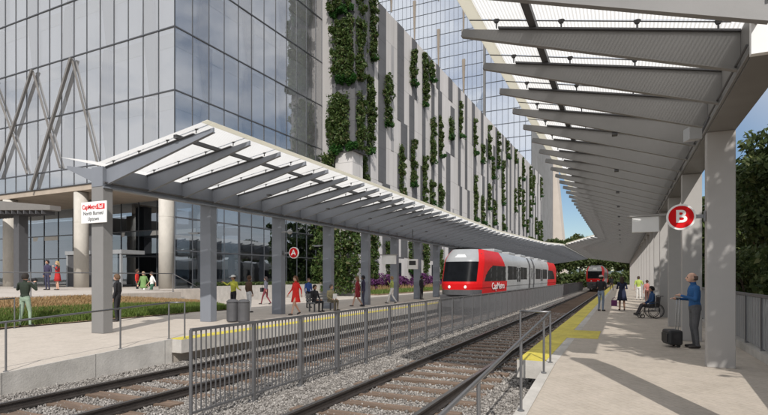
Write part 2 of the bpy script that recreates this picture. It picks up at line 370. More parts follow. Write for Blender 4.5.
# platform A
zra=lambda y: -.0506*(YA-y)
g=MB(); g.box(-18.4,-11.2,YA,125,-.7,0)
g.hexa([(-18.4,-8,-1.8),(-11.2,-8,-1.8),(-11.2,YA,-.7),(-18.4,YA,-.7),(-18.4,-8,zra(-8)),(-11.2,-8,zra(-8)),(-11.2,YA,0),(-18.4,YA,0)])
tag(g.build('left_platform',concrete),kind='structure')
g=MB(); g.box(-11.198,-10.81,YA,125,-.36,-.001); tag(g.build('left_platform_edge',concrete2),kind='structure')
g=MB(); g.hexa([(-11.198,-8,-1.8),(-11.15,-8,-1.8),(-11.15,YA-.003,-.9),(-11.198,YA-.003,-.9),(-11.198,-8,zra(-8)+.01),(-11.15,-8,zra(-8)+.01),(-11.15,YA-.003,.01),(-11.198,YA-.003,.01)])
tag(g.build('ramp_retaining_wall',wallconc),kind='structure')
# kerb at the back of platform B, under the fence
g=MB(); g.box(2.552,2.80,-5,125,-.9,.16); tag(g.build('fence_kerb',concrete2),kind='structure')
g=MB(); g.quad((2.8,-30,-.1),(60,-30,-.1),(60,240,-.1),(2.8,240,-.1)); tag(g.build('right_ground',soil),kind='structure')
# plaza: upper terrace, lower walk, steps
PZ=.93
g=MB(); g.box(-80,-21.1,-20,20,-.7,PZ); g.box(-80,-25.2,20,43,-.7,PZ-.001)
tag(g.build('upper_plaza',plazac),kind='structure')
g=MB()
for i in range(6):
    g.box(-25.2,-21.6,20+.36*i,20+.36*(i+1),-.69,PZ-.155*(i+1))
tag(g.build('plaza_steps',concrete2),kind='structure')
g=MB(); g.quad((-80,22.1,-.004),(-18.4,22.1,-.004),(-18.4,125,-.004),(-80,125,-.004)); tag(g.build('lower_plaza',plazac),kind='structure')
# planting bed bank
def bankz(x,y):
    top=.80 if y<15 else .80-(y-15)*.075
    t=(-18.45-x)/2.6; return .03+top*min(1,max(0,t))**.8
xs=np.linspace(-18.42,-21.08,10); ys=np.linspace(-6,21,30); g=MB()
for i in range(9):
    for j in range(29):
        a,b,c,d=(xs[i],ys[j]),(xs[i],ys[j+1]),(xs[i+1],ys[j+1]),(xs[i+1],ys[j])
        g.quad(*[(p[0],p[1],bankz(*p)) for p in (a,b,c,d)])
tag(g.build('planting_bank',soil,smooth=True),kind='structure')
def blades(name, xr, yr, n, h, m, zf, label, w=.02, hf=None):
    x=rng.uniform(*xr,n); y=rng.uniform(*yr,n); z=np.array([zf(a,b) for a,b in zip(x,y)])
    hh=h*rng.uniform(.5,1.4,n); a=rng.uniform(0,6.28,n); lean=rng.normal(0,.3,(n,2))*hh[:,None]
    dx=np.cos(a)*w; dy=np.sin(a)*w
    v=np.stack([np.stack([x-dx,y-dy,z],1),np.stack([x+dx,y+dy,z],1),np.stack([x+lean[:,0],y+lean[:,1],z+hh],1)],1).reshape(-1,3)
    o=inst(name,np_mesh(name,v,3,np.arange(3*n),m)); return tag(o,label,'grass',kind='stuff')
blades('green_grass',(-19.7,-18.45),(3,21),34000,.17,grassG,bankz,'short bright green grass along the front of the planting bed',.02)
blades('dry_grass',(-21.1,-19.2),(3,21),36000,.115,grassO,bankz,'tall dry orange ornamental grass on the planting bank',.025)
# far planting strip with purple shrubs behind platform A
g=MB(); g.box(-24.6,-20.6,43,118,-.2,.12); tag(g.build('planting_strip',soil),kind='structure')
blades('green_lawn',(-22.3,-20.6),(43,118),16000,.35,grassG,lambda x,y:.1,'green grass strip behind the left platform',.05)
blades('dry_lawn',(-24.6,-22.0),(43,118),12000,.65,grassO,lambda x,y:.1,'orange dry grass strip below the purple shrubs',.06)

# ------------------------------------------------------------------ ballast stones
def stones():
    base=np.array([[1,0,0],[-1,0,0],[0,1,0],[0,-1,0],[0,0,1],[0,0,-1]],float)
    F=np.array([[0,2,4],[2,1,4],[1,3,4],[3,0,4],[2,0,5],[1,2,5],[3,1,5],[0,3,5]])
    N=90000
    y=3+ (rng.uniform(0,1,N)**1.7)*32; x=rng.uniform(-11.1,-1.3,N)
    s=rng.uniform(.016,.034,N)[:,None,None]*(1+ (y[:,None,None]-3)*.012)
    sh=rng.uniform(.6,1.3,(N,6,1)); an=rng.uniform(.6,1.2,(N,1,3))
    q=rng.normal(size=(N,4)); q/=np.linalg.norm(q,axis=1)[:,None]; w,a,b,c=q.T
    Rm=np.stack([1-2*(b*b+c*c),2*(a*b-c*w),2*(a*c+b*w),2*(a*b+c*w),1-2*(a*a+c*c),2*(b*c-a*w),2*(a*c-b*w),2*(b*c+a*w),1-2*(a*a+b*b)],1).reshape(N,3,3)
    v=np.einsum('nij,nkj->nki',Rm,base[None]*sh*an*s)
    z=BAL+rng.uniform(0,.03,N)
    v+=np.stack([x,y,z],1)[:,None,:]
    idx=(F[None]+ (np.arange(N)*6)[:,None,None]).ravel()
    me=np_mesh('ballast_stones',v.reshape(-1,3),3,idx,stonem)
    tag(inst('ballast_stones',me),'loose grey ballast stones around the sleepers of both tracks','gravel',kind='stuff')
stones()

# ------------------------------------------------------------------ tracks
def track(cx,label):
    root=empty('railway_track',(cx,0,BAL),0,label,'track','railway tracks between the platforms')
    prof=[(-.075,.04),(.075,.04),(.075,.06),(.014,.075),(.014,.155),(.04,.165),(.04,.198),(-.04,.198),(-.04,.165),(-.014,.155),(-.014,.075),(-.075,.06)]
    m=MB(); n=len(prof); y0,y1=-4,235
    m.add([(x,y0,z) for x,z in prof]+[(x,y1,z) for x,z in prof],[(i,(i+1)%n,n+(i+1)%n,n+i) for i in range(n) if i!=6]+[tuple(range(n)),tuple(range(2*n-1,n-1,-1))])
    m.add([(-.04,y0,.198),(.04,y0,.198),(.04,y1,.198),(-.04,y1,.198)],[(0,1,2,3)],1)
    me=m.mesh('rail',[railm,railtop],fix=False)
    for s in (-.92,.92): inst('rail',me,root,(s,0,0))
    tm=[]
    for k in range(5):
        t=MB(); rr=random.Random(k)
        w=.15+rr.uniform(-.015,.015)
        t.box(-1.42,1.42,-w,w,-.12,.045)
        for s in (-.92,.92): t.box(s-.15,s+.15,-.09,.09,.045,.06,1); t.box(s-.12,s-.085,-.03,.03,.06,.085,1); t.box(s+.085,s+.12,-.03,.03,.06,.085,1)
        me=t.mesh('sleeper',[tie,railm]); tm.append(me)
    y=-1.0; k=0
    far=MB()
    while y<230:
        if k<100:
            o=inst('sleeper',tm[random.randrange(5)],root,(random.uniform(-.04,.04),y,random.uniform(-.008,.012))); o.rotation_euler.z=random.uniform(-.012,.012)
        else: far.box(-1.42,1.42,y-.125,y+.125,-.12,.045)
        k+=1; y+=.78
    o=far.build('sleeper',tie,root); o['kind']='stuff'
track(-3.865,'railway track on timber sleepers beside the right platform')
track(-8.695,'railway track on timber sleepers beside the left platform, train standing on it')

# ------------------------------------------------------------------ centre fence
fr=empty('track_fence',(-6.28,6.15,BAL),0,'grey steel picket fence running between the two railway tracks','fence')
pl=1.553; NP=58
m=MB(); m.bar((0,0,1.50),(0,NP*pl,1.50),.05,.05); m.tube((0,0,1.50),(0,0,0),.028,.028,8); m.build('top_rail',fencem,fr)
m=MB(); m.bar((0,0,.16),(0,NP*pl,.16),.035,.035); m.build('bottom_rail',fencem,fr)
m=MB()
for i in range(1,14): m.box(-.009,.009,i*pl/14-.009,i*pl/14+.009,.16,1.49)
pm=m.mesh('pickets',fencem)
m=MB(); m.box(-.032,.032,-.032,.032,0,1.50); m.box(-.08,.08,-.08,.08,0,.02); qm=m.mesh('post',railing)
for i in range(NP):
    inst('pickets',pm,fr,(0,i*pl,0)); inst('post',qm,fr,(0,(i+1)*pl,0))

# ------------------------------------------------------------------ hand rails
def handrail(name,pts,label,posts,H=1.0,r=.022,mid=False):
    root=empty(name,tuple(pts[0]),0,label,'handrail'); o=Vector(pts[0])
    m=MB()
    for a,b in zip(pts[:-1],pts[1:]):
        m.tube(Vector(a)-o+Vector((0,0,H)),Vector(b)-o+Vector((0,0,H)),r,r,8)
        m.ball(Vector(b)-o+Vector((0,0,H)),r*1.02,8)
    m.build('rail',railing,root,smooth=True)
    pmm=MB(); pmm.tube((0,0,0),(0,0,H),r*.95,r*.95,8); pmm.lathe([(.05,0),(.05,.012),(.03,.02)],10); me=pmm.mesh('post',railing)
    for p in posts: inst('post',me,root,tuple(Vector(p)-o))
    return root
B=lambda y:(-1.29,y,zr(y)+.012)
handrail('handrail',[B(-1),B(YB-.1),(-1.90,YB+.06,.0)],'steel handrail along the ramp edge of the right platform',[B(.4),B(2.7),B(5.0),B(7.35),B(9.68),B(YB-.1),(-1.90,YB+.06,0)])
A_=lambda y:(-11.27,y,zra(y))
handrail('handrail',[A_(0),A_(YA),(-10.95,YA+.25,0)],'steel handrail on the retaining wall of the left ramp',[A_(.9),A_(3.6),A_(6.15),A_(8.75),A_(YA),(-10.95,YA+.25,0)])
P_=lambda y:(-18.3,y,zra(y))
handrail('handrail',[P_(2),P_(YA)],'steel handrail beside the green grass at the back of the left ramp',[P_(3),P_(6.4),P_(YA)],1.0)
handrail('handrail',[(-21.25,9,PZ),(-21.25,19.6,PZ)],'thin handrail along the edge of the upper plaza terrace',[(-21.25,9,PZ),(-21.25,12.5,PZ),(-21.25,16,PZ),(-21.25,19.6,PZ)],.95)
handrail('stair_handrail',[(-21.7,20,PZ),(-21.7,22.2,0)],'sloping handrail beside the plaza steps',[(-21.7,20,PZ),(-21.7,22.2,0)],.95)

# ------------------------------------------------------------------ platform fence B
fr=empty('platform_fence',(2.66,-2,.16),0,'grey panelled fence behind the right platform','fence')
m=MB(); m.bar((0,0,1.14),(0,120,1.14),.07,.06); m.build('top_rail',railing,fr)
m=MB()
for i in range(11): m.box(-.01,.01,.06+i*.134,.06+i*.134+.095,.05,1.10)
pm=m.mesh('panel',greyp); m=MB(); m.box(-.04,.04,-.03,.03,0,1.14); qm=m.mesh('post',railing)
for i in range(80): inst('panel',pm,fr,(0,i*1.5,0)); inst('post',qm,fr,(0,i*1.5,0))

# ------------------------------------------------------------------ canopies
MOD=4.4/3
def canopy(side,label):
    # local frame: s = distance from the girder towards the tracks (local +x), y along
    if side=='B': X0,dirx,y0=1.45,-1,6.85
    else: X0,dirx,y0=-14.1,1,10.5
    st = steel if side=='B' else steelA
    root=empty('platform_canopy',(X0,0,0),0,label,'canopy','canopies over the platforms')
    sx=dirx
    def L(y):
        if side=='B':
            return 3.88 if y<55 else min(8.15,3.88+(y-55)*.305)
        return 4.2 if y<45 else (4.2+(y-45)*.094 if y<63 else min(7.5,5.9+(y-63)*.4))
    ZR,SL=5.0,(.215 if side=='B' else .178)
    # beam mesh of unit tip length 1 in x
    Lb=3.88
    def beam_mesh(stt):
        m=MB()
        def P(s,z,t): return (sx*s,t,z)
        t=.022
        zt=lambda s: ZR+SL*s
        zb=lambda s: ZR+SL*s-(.50-.39*s/Lb)
        # web
        S=[0,Lb*.25,Lb*.5,Lb*.75,Lb]
        for a,b in zip(S[:-1],S[1:]):
            m.hexa([P(a,zb(a),-t),P(b,zb(b),-t),P(b,zb(b),t),P(a,zb(a),t),P(a,zt(a),-t),P(b,zt(b),-t),P(b,zt(b),t),P(a,zt(a),t)])
        e=Lb-.62
        m.hexa([P(0,zt(0)+.002,-.075),P(e,zt(e)+.002,-.075),P(e,zt(e)+.002,.075),P(0,zt(0)+.002,.075),P(0,zt(0)+.03,-.075),P(e,zt(e)+.03,-.075),P(e,zt(e)+.03,.075),P(0,zt(0)+.03,.075)],1)
        m.hexa([P(0,zb(0)-.02,-.05),P(Lb,zb(Lb)-.02,-.05),P(Lb,zb(Lb)-.02,.05),P(0,zb(0)-.02,.05),P(0,zb(0),-.05),P(Lb,zb(Lb),-.05),P(Lb,zb(Lb),.05),P(0,zb(0),.05)])
        if side=='A':   # short arm on the back, rising outwards
            m.hexa([P(-.5,ZR-.42,-.03),P(-1.7,ZR+.12,-.03),P(-1.7,ZR+.12,.03),P(-.5,ZR-.42,.03),P(-.5,ZR,-.03),P(-1.7,ZR+.22,-.03),P(-1.7,ZR+.22,.03),P(-.5,ZR,.03)])
        return m.mesh('roof_beam',[stt,steelD])
    bm_=beam_mesh(st if side=='A' else steelB); bl=beam_mesh(steel)
    m=MB()
    for s in (.25,1.25,2.3,3.3):
        z=ZR+SL*s
        m.tube((sx*s,0,z+.03),(sx*s,0,z+.15),.014,.014,6); m.tube((sx*s,0,z+.12),(sx*s,0,z+.165),.03,.055,8)
    m.tube((sx*.1,0,ZR+.175),(sx*3.75,0,ZR+SL*3.75+.16),.010,.010,5)
    br=m.mesh('deck_bracket',steelD)
    ys=[]; y=y0
    while y<118: ys.append(y); y+=MOD
    for y in ys:
        b=inst('roof_beam',bm_,root,(0,y,0),0,(L(y)/Lb,1,1))
        if y<40: inst('deck_bracket',br,b)
    # deck
    def deckpart(name,sa,sb,material,dz,ystart,yend,thick=.012,back=False):
        m=MB(); yy=[ystart]+[q for q in ys if ystart<q<yend]+[yend]
        for a,b in zip(yy[:-1],yy[1:]):
            if b-a<.02: continue
            g_=.012
            pa,pb=sa(a),sb(a); qa,qb=sa(b),sb(b)
            Z=lambda s,y:(ZR+SL*s*(Lb/L(y))+dz) if not back else (ZR+.22+(-s-.5)*.17)
            lo=[(sx*pa,a+g_,Z(pa,a)),(sx*pb,a+g_,Z(pb,a)),(sx*qb,b-g_,Z(qb,b)),(sx*qa,b-g_,Z(qa,b))]
            if thick<=.0121: m.quad(*lo)
            else: m.hexa(lo+[(p[0],p[1],p[2]+thick) for p in lo])
        return m.build(name,material,root,fix=thick>.0121)
    ye=118.4
    yd=y0-.25
    deckpart('roof_deck',lambda y:-.08,lambda y:L(y)-(.34 if side=='B' else .20),deckm,(.175 if side=='B' else .14),yd,ye)
    deckpart('roof_edge',lambda y:L(y)-(.335 if side=='B' else .195),lambda y:L(y)-(.12 if side=='B' else .0),edgem,(.165 if side=='B' else .13),yd,ye,.02)
    if side=='A':
        deckpart('back_roof_deck',lambda y:-1.85,lambda y:-.35,deckm,0,yd,60,.012,True)
    for s in (2.72,):
        m=MB(); y1=y0-.15
        yy=[y1]+[q for q in ys]+[118.2]
        for a,b in zip(yy[:-1],yy[1:]):
            fa=s*L(a)/Lb; fb=s*L(b)/Lb; z=ZR+SL*s+.085
            m.bar((sx*fa,a,z),(sx*fb,b,z),.11,.10)
        m.build('purlin',steelD,root)
    # girder
    yg=7.6 if side=='B' else 10.35
    m=MB(); lo,hi=4.43,5.02
    if side=='B':
        m.box(.003,.46,yg,118.3,lo,hi); m.box(.003,.03,y0-.1,yg-.003,4.75,hi); 
        m.box(-.035,-.003,yg,118.3,lo+.02,lo+.06); 
    else:
        m.box(-.50,-.003,yg,118.3,lo,hi); m.box(.003,.05,yg,118.3,lo-.06,lo-.01)
    m.build('girder',st if side=='A' else steelB,root)
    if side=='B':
        m=MB(); m.box(-.03,.50,yg-.10,yg-.003,lo-.03,hi+.03); m.build('painted_sunlit_end',white,root)  # added white box: sunlight on the girder's end face, put in as colour
    # conduit below the girder
    if side=='A':
        m=MB(); m.tube((.06,yg,lo+.10),(.06,110,lo+.10),.035,.035,8); m.build('conduit',steelD,root)
    else:
        m=MB(); m.tube((-.055,yg,lo+.12),(-.055,110,lo+.12),.016,.016,8); m.build('conduit',steelD,root)
    # columns
    m=MB()
    if side=='B':
        m.box(0,.46,0,.26,0,4.43)
        yc=[11.33-4.4-.45]+[11.33+4.4*k for k in range(25)]; off=0
    else:
        m.box(-.52,0,0,.33,0,4.43)
        yc=[10.36+4.42*k for k in range(24)]; off=0
    cm=m.mesh('column',st); cm1=m.mesh('column',steelC if side=='A' else steelP)
    for k,y in enumerate(yc):
        zz=0 if y>9 else zr(y)
        o=inst('column',cm if (side=='A' and k>0) else cm1,root,(off,y,zz),0,(1,1,(4.43-zz)/4.43))
        b=o.modifiers.new('b','BEVEL'); b.width=.012; b.segments=2; b.limit_method='ANGLE'
    # small light under each other beam near the girder
    m=MB(); m.box(-.06,.06,-.09,.09,-.06,.0); 
    lm=m.mesh('lamp_housing',darkp)
    for k,y in enumerate(yc[1:12]): inst('lamp_housing',lm,root,(sx*1.6,y+MOD,ZR+SL*1.6-.36))
    return root
canB=canopy('B','steel canopy with ribbed translucent roof over the right platform')
canA=canopy('A','steel canopy with ribbed translucent roof over the left platform')

# ------------------------------------------------------------------ text helper
def text_mesh(name,body,size,material,parent,loc,rot,align='CENTER',ext=.003,bold=0,sxx=1):
    c=bpy.data.curves.new(name,'FONT'); c.body=body; c.size=size; c.align_x=align; c.align_y='CENTER'; c.extrude=ext; c.offset=bold
    t=bpy.data.objects.new(name,c); link(t); dg=bpy.context.evaluated_depsgraph_get(); dg.update()
    me=bpy.data.meshes.new_from_object(t.evaluated_get(dg)); bpy.data.objects.remove(t)
    me.materials.clear(); me.materials.append(material); me.name=name
    o=inst(name,me,parent,loc); o.rotation_euler=rot; o.scale=(sxx,1,1); return o
FRONT=(R(90),0,0)     # text facing -Y

# round platform signs
def round_sign(letter,loc,r,arm,label):
    root=empty('platform_sign',loc,0,label,'sign')
    m=MB(); n=36
    def disc(rr,ya,yb,mi=0):
        vs=[(rr*math.cos(2*math.pi*i/n),ya,rr*math.sin(2*math.pi*i/n)) for i in range(n)]+[(rr*math.cos(2*math.pi*i/n),yb,rr*math.sin(2*math.pi*i/n)) for i in range(n)]
        m.add(vs,[tuple(range(n)),tuple(range(2*n-1,n-1,-1))]+[(i,n+i,n+(i+1)%n,(i+1)%n) for i in range(n)],mi)
    disc(r,-.03,.03); m.build('sign_rim',white,root)
    m=MB(); disc(r*.86,-.036,.036); m.build('sign_face',signred,root)
    text_mesh('letter',letter,r*1.32,white,root,(0,-.041,0),FRONT,bold=r*.035,sxx=1.08)
    m=MB(); m.bar((r if arm>0 else -r,0,0),(arm,0,0),.05,.07); m.box(min(arm,arm-.02*math.copysign(1,arm)),max(arm,arm-.02*math.copysign(1,arm)),-.06,.06,-.1,.1); m.build('bracket',railing,root)
    return root
round_sign('B',(1.035,11.42,2.86),.25,.40,'round red platform sign with white letter B, on the nearest right column')
round_sign('A',(-13.50,19.35,2.80),.26,-.59,'round red platform sign with white letter A, on a left platform column')

# station name sign
sg=empty('station_sign',(-14.36,10.28,3.64),0,'white station name board with red logo, on the first left column','sign')
m=MB(); m.box(-.56,.56,-.04,0,-.32,.32); m.build('board',white,sg,bevel=.008)
m=MB(); m.box(.15,.50,-.045,-.041,.085,.24); m.build('logo_panel',signred,sg)
text_mesh('lettering','CapMetro',.19,signred,sg,(-.165,-.044,.16),FRONT,bold=.004,ext=.002,sxx=.86)
text_mesh('lettering','Rail',.16,white,sg,(.325,-.048,.162),FRONT,bold=.002,ext=.002)
text_mesh('lettering','North Burnet/',.155,black,sg,(0,-.043,-.03),FRONT,bold=.001,ext=.002)
text_mesh('lettering','Uptown',.155,black,sg,(0,-.043,-.20),FRONT,bold=.001,ext=.002)

# blank hanging signs / info screens
def hang_sign(loc,w,h,label,armx,drop=.0,face=white):
    root=empty('hanging_sign',loc,0,label,'sign')
    m=MB(); m.box(-w/2,w/2,-.05,.05,-h,-.0); m.build('panel',face,root,bevel=.01)
    m=MB(); m.box(-w/2-.12,w/2+.12 if armx==0 else max(armx,w/2+.12),-.09,.09,.004,.05)
    if armx>0: m.box(armx-.05,armx,-.05,.05,.05,.2)
    m.build('support_arm',steel,root); return root
hang_sign((.55,14.9,3.26),.62,.40,'blank white sign hanging on a bracket arm above the right platform',.88)
r_=hang_sign((-13.05,28.8,3.05),.95,.55,'blank white sign on a bracket arm above the left platform',0)
scr=empty('info_screen',(-12.55,31.5,2.55),0,'dark passenger information screen in a white frame above the left platform','screen')
m=MB(); m.box(-.36,.36,-.05,.05,-.33,.33); m.build('frame',white,scr)
m=MB(); m.box(-.24,.24,-.056,-.051,-.06,.22); m.build('screen',black,scr)
m=MB(); m.box(-.02,.02,-.02,.02,.33,2.3); m.build('hanger',steelD,scr)
# speaker and camera
m=MB(); 
sp=empty('loudspeaker',(1.12,10.15,4.12),R(20),'small grey loudspeaker box mounted below the right canopy girder','speaker')
m.hexa([(-.13,-.1,-.1),(.1,-.06,-.08),(.1,.08,-.08),(-.13,.12,-.1),(-.13,-.1,.12),(.1,-.06,.1),(.1,.08,.1),(-.13,.12,.12)]); m.build('cabinet',silver,sp,bevel=.012)
m=MB(); m.tube((.1,0,0),(.24,-.0,.3),.02,.02,6); m.build('mount',steelD,sp)
m=MB(); m.ball((0,0,0),.12,12); m.tube((-.45,0,.0),(-.08,0,0),.02,.02,6)
o=m.build('dome_camera',silver,smooth=True,loc=(-13.62,19.2,3.75)); tag(o,'small round dome camera on an arm above the letter A sign','camera')
# thin lamp arms on A columns
m=MB(); m.box(-.75,0,-.02,.02,-.015,.02); m.box(-.62,-.2,-.06,.06,-.055,-.015); lm=m.mesh('lamp_arm',greyp)
for k in (1,3): 
    o=inst('lamp_arm',lm,None,(-14.62,10.5+4.42*k,3.42)); tag(o,'slim grey lamp arm on the back of the %s left platform column'%('second' if k==1 else 'fourth'),'lamp',None)

# ------------------------------------------------------------------ litter bins, benches
def bin_(loc,label):
    root=empty('litter_bin',loc,0,label,'bin','litter bins behind the second left column')
    m=MB(); m.lathe([(.20,.03),(.22,.06),(.22,.72),(.20,.74)],18); m.build('body',darkp,root,smooth=False)
    m=MB(); m.lathe([(.225,.742),(.235,.78),(.15,.85),(.05,.87)],18); m.build('lid',darkp,root)
bin_((-13.33,15.12,0),'grey round litter bin right beside the second left column')
bin_((-12.87,15.2,0),'grey round litter bin next to another bin, farther from the column')
def bench(loc,rz,label):
    root=empty('platform_bench',loc,rz,label,'bench')
    m=MB()
    for i in range(4): m.box(-.9,.9,-.22+i*.115,-.12+i*.115,.42,.455)
    m.build('seat',greyp,root)
    m=MB()
    for i in range(3): m.box(-.9,.9,.27+.02*i,.295+.02*i,.52+i*.13,.62+i*.13)
    m.build('backrest',greyp,root)
    for s in (-.75,.75):
        m=MB(); m.box(s-.03,s+.03,-.2,.24,.38,.418); m.box(s-.025,s+.025,-.18,-.12,0,.38); m.box(s-.025,s+.025,.16,.22,0,.38); m.bar((s,.25,.42),(s,.36,.95),.04,.03); m.build('leg',steelD,root)
bx,by,_=at(323,25.6,0)
bench((bx,by,0),R(78),'grey slatted platform bench with people sitting on it')

# ------------------------------------------------------------------ trains
def train(cx,yf,length,label,mods):
    root=empty('railcar',(cx,yf,RT),0,label,'train','red and silver trains')
    parts={}
    def put(key,quad_):
        parts.setdefault(key,MB()).quad(*quad_)
    ZB,ZT=1.10,3.86
    def w(z): 
        if z<1.5: return 1.42-.03*(1.5-z)
        if z<3.0: return 1.45
        t=(z-3.0)/(ZT-3.0); return 1.45-.33*t**1.8
    def yfn(x,z):
        q=abs(x)/w(z); return .95*q**4+ .42*max(0,z-1.75)+ .75*max(0,(z-3.15))**1.5
    nx,nz=44,46
    zs=[ZB+(ZT-ZB)*i/nz for i in range(nz+1)]
    for i in range(nz):
        for j in range(nx):
            z0,z1=zs[i],zs[i+1]; f0,f1=-1+2*j/nx,-1+2*(j+1)/nx
            P=lambda f,z:(f*w(z),yfn(f*w(z),z),z)
            zc=(z0+z1)/2; fc=(f0+f1)/2
            key='nose' if zc>1.42 else 'front_skirt'
            if abs(fc)<.82:
                if 1.86<zc<3.08: key='windscreen'
                elif zc>=3.08: key='front_panel'
            put(key,(P(f0,z0),P(f1,z0),P(f1,z1),P(f0,z1)))
    # sides
    ny=int(length/.16)
    bounds=mods
    for s in (-1,1):
        for i in range(nz):
            z0,z1=zs[i],zs[i+1]; zc=(z0+z1)/2
            for j in range(ny):
                t0,t1=j/ny,(j+1)/ny
                def P(t,z):
                    y0=yfn(w(z),z); return (s*w(z),y0+(length-y0)*t,z)
                yc=P((t0+t1)/2,zc)[1]; rear=length-yc
                key='body'
                d=min(yc,rear)
                arch=1.2+1.9*math.sqrt(max(0,1-((zc-1.9)/2.2)**2)) if zc>1.9 else 3.0
                # red cab surround
                if d<8.2 and zc<1.86: key='nose'
                elif d<8.2:
                    lead=1.5+2.3*max(0,(zc-1.86)/1.06)**2.0
                    if 1.86<=zc<2.92 and lead<d<7.7: key=('cab_window' if (d*1.0)%1.6>.10 else 'window_post')
                    elif zc<2.92 and d<=lead: key='nose'
                    elif zc>=2.92 and d<7.4-(zc-2.92)*.9: key='nose'
                    
                else:
                    if 1.92<zc<2.98:
                        ph=(yc-8.2)%4.4
                        near=any(abs(yc-b)<.9 for b in bounds)
                        if not near and .25<ph<4.15:
                            key='window.%d%s'%(int((yc-8.2)//4.4),'a' if ph<2.2 else 'b') if not (2.1<ph<2.3) else 'window_post'
                        if near and any(abs(yc-b)<.45 for b in bounds): key='gangway'
                    elif any(abs(yc-b)<.45 for b in bounds): key='gangway'
                    if zc<1.24 and key=='body': key='skirt%d'%int(yc//6)
                for dn,dy in enumerate((12.8,length-12.8)):
                    e=abs(yc-dy)
                    if e<.85 and 1.20<zc<3.1:
                        if key in('window_post',) or key.startswith(('window','body','skirt')):
                            key='door.%d%s'%(dn,'w' if s<0 else 'e')
                            if .10<e<.70 and 1.75<zc<2.9: key='window.%d%s'%(50+dn,'n' if yc<dy else 'f')
                q=(P(t0,z0),P(t1,z0),P(t1,z1),P(t0,z1))
                if key.startswith('window.'): key=key+('l' if s<0 else 'r')
                put(key,q)
    # roof and rear
    for j in range(12):
        f0,f1=-1+2*j/12,-1+2*(j+1)/12; W=w(ZT)
        crown=lambda f: ZT+.10*(1-f*f)
        put('nose' if False else 'roof',((f0*W,yfn(f0*W,ZT),crown(f0)),(f1*W,yfn(f1*W,ZT),crown(f1)),(f1*W,length,crown(f1)),(f0*W,length,crown(f0))))
    for i in range(nz):
        z0,z1=zs[i],zs[i+1]; put('body',((w(z0),length,z0),(-w(z0),length,z0),(-w(z1),length,z1),(w(z1),length,z1)))
    MM={'nose':red,'windscreen':winM,'front_panel':greyp,'nose_panel':darkp,'body':silver,'cab_window':winM,'window_post':darkp,'gangway':darkp,'skirt':greyp,'roof':greyp,'front_skirt':darkp,'door':greyp}
    for k,mb in parts.items():
        nm=k.split('.')[0]
        nm='skirt' if nm.startswith('skirt') else nm
        o=mb.build(nm,MM.get(nm,winM),root,fix=False,smooth=False)
    # interior backing so the windows look into a dark car
    m=MB(); m.box(-1.2,1.2,1.6,length-1.2,1.12,1.7); m.box(-1.2,1.2,1.6,length-1.2,3.2,3.6); m.box(-.9,.9,1.6,1.65,1.7,3.2); m.build('interior',darkp,root)
    # underframe, bumper, bogies
    m=MB(); m.box(-1.22,1.22,.55,length-.3,.55,1.098); m.build('underframe',darkp,root)
    m=MB(); m.hexa([(-1.15,.25,.35),(1.15,.25,.35),(1.25,1.2,.35),(-1.25,1.2,.35),(-1.3,.12,1.098),(1.3,.12,1.098),(1.35,1.2,1.098),(-1.35,1.2,1.098)]); m.box(-.22,.22,-.18,.25,.72,.98); m.build('bumper',darkp,root,bevel=.04)
    for yb in (3.6,bounds[0]-1.2,bounds[-1]+1.2,length-3.6):
        m=MB(); m.box(-1.05,1.05,yb-1.5,yb+1.5,.38,.55)
        for q in (-.95,.95):
            for s in (-.92,.92): m.tube((s-.07,yb+q,.43),(s+.07,yb+q,.43),.40,.40,18)
        m.build('bogie',darkp,root)
    # front lamps
    for s in (-.55,.55):
        m=MB(); m.lathe([(.001,0),(.10,.0),(.08,.03)],14); o=m.build('headlight',white,root,loc=(s,.02,1.56)); o.rotation_euler=(R(90),0,0)
    m=MB(); y0=yfn(0,3.5); m.hexa([(-.42,yfn(.42,3.34)-.02,3.34),(.42,yfn(.42,3.34)-.02,3.34),(.42,y0,3.34),(-.42,y0,3.34),(-.24,yfn(.24,3.52)-.02,3.52),(.24,yfn(.24,3.52)-.02,3.52),(.24,y0+.2,3.52),(-.24,y0+.2,3.52)]); m.build('destination_lamp',white,root)
    # roof equipment
    for a in range(6,int(length)-4,5):
        m=MB(); m.box(-.95,.95,a,a+2.6,ZT+.02,ZT+.24); m.build('roof_equipment',silver,root,bevel=.05)
    # coupling of the articulated units: grey roof joint
    t=text_mesh('lettering','CapMetro',.62,white,root,(1.462,5.3,1.55),(R(90),0,R(90)),bold=.004,ext=.004,sxx=1.5)
    root.scale=(.88,1,1)
    return root
train(-8.82,29.2,38.5,'red and silver commuter train standing at the left platform',[18.2,20.6])
train(-3.865,86.0,30,'small distant red and silver train approaching on the right track',[13.5,16.5])

# ================================================================== buildings
PHI=R(1.28); CX,CY=-26.1,24.2
def Bp(a,n,z):      # building frame: a along the tracks, n outward (towards the tracks)
    return (CX+a*math.sin(PHI)+n*math.cos(PHI), CY+a*math.cos(PHI)-n*math.sin(PHI), z)
def bbox(m,a0,a1,n0,n1,z0,z1,mi=0):
    m.hexa([Bp(a0,n0,z0),Bp(a0,n1,z0),Bp(a1,n1,z0),Bp(a1,n0,z0),Bp(a0,n0,z1),Bp(a0,n1,z1),Bp(a1,n1,z1),Bp(a1,n0,z1)],mi)
def local_build(m,name,mats,parent,**k):    # building parts are made in the rotated frame for joint patterns
    return m.build(name,mats,parent,**k)
gb=empty('office_building',(CX,CY,0),-PHI,'large glass office building with slanted columns behind the left platform','building')
def LB(): return MB()
FL=4.09; Z0=9.67-FL*0; zf=[5.58,9.67,13.75,17.84,21.93,26.0,30.1,34.2]   # floor lines
BT=38.0; LEN=17.2; WID=46
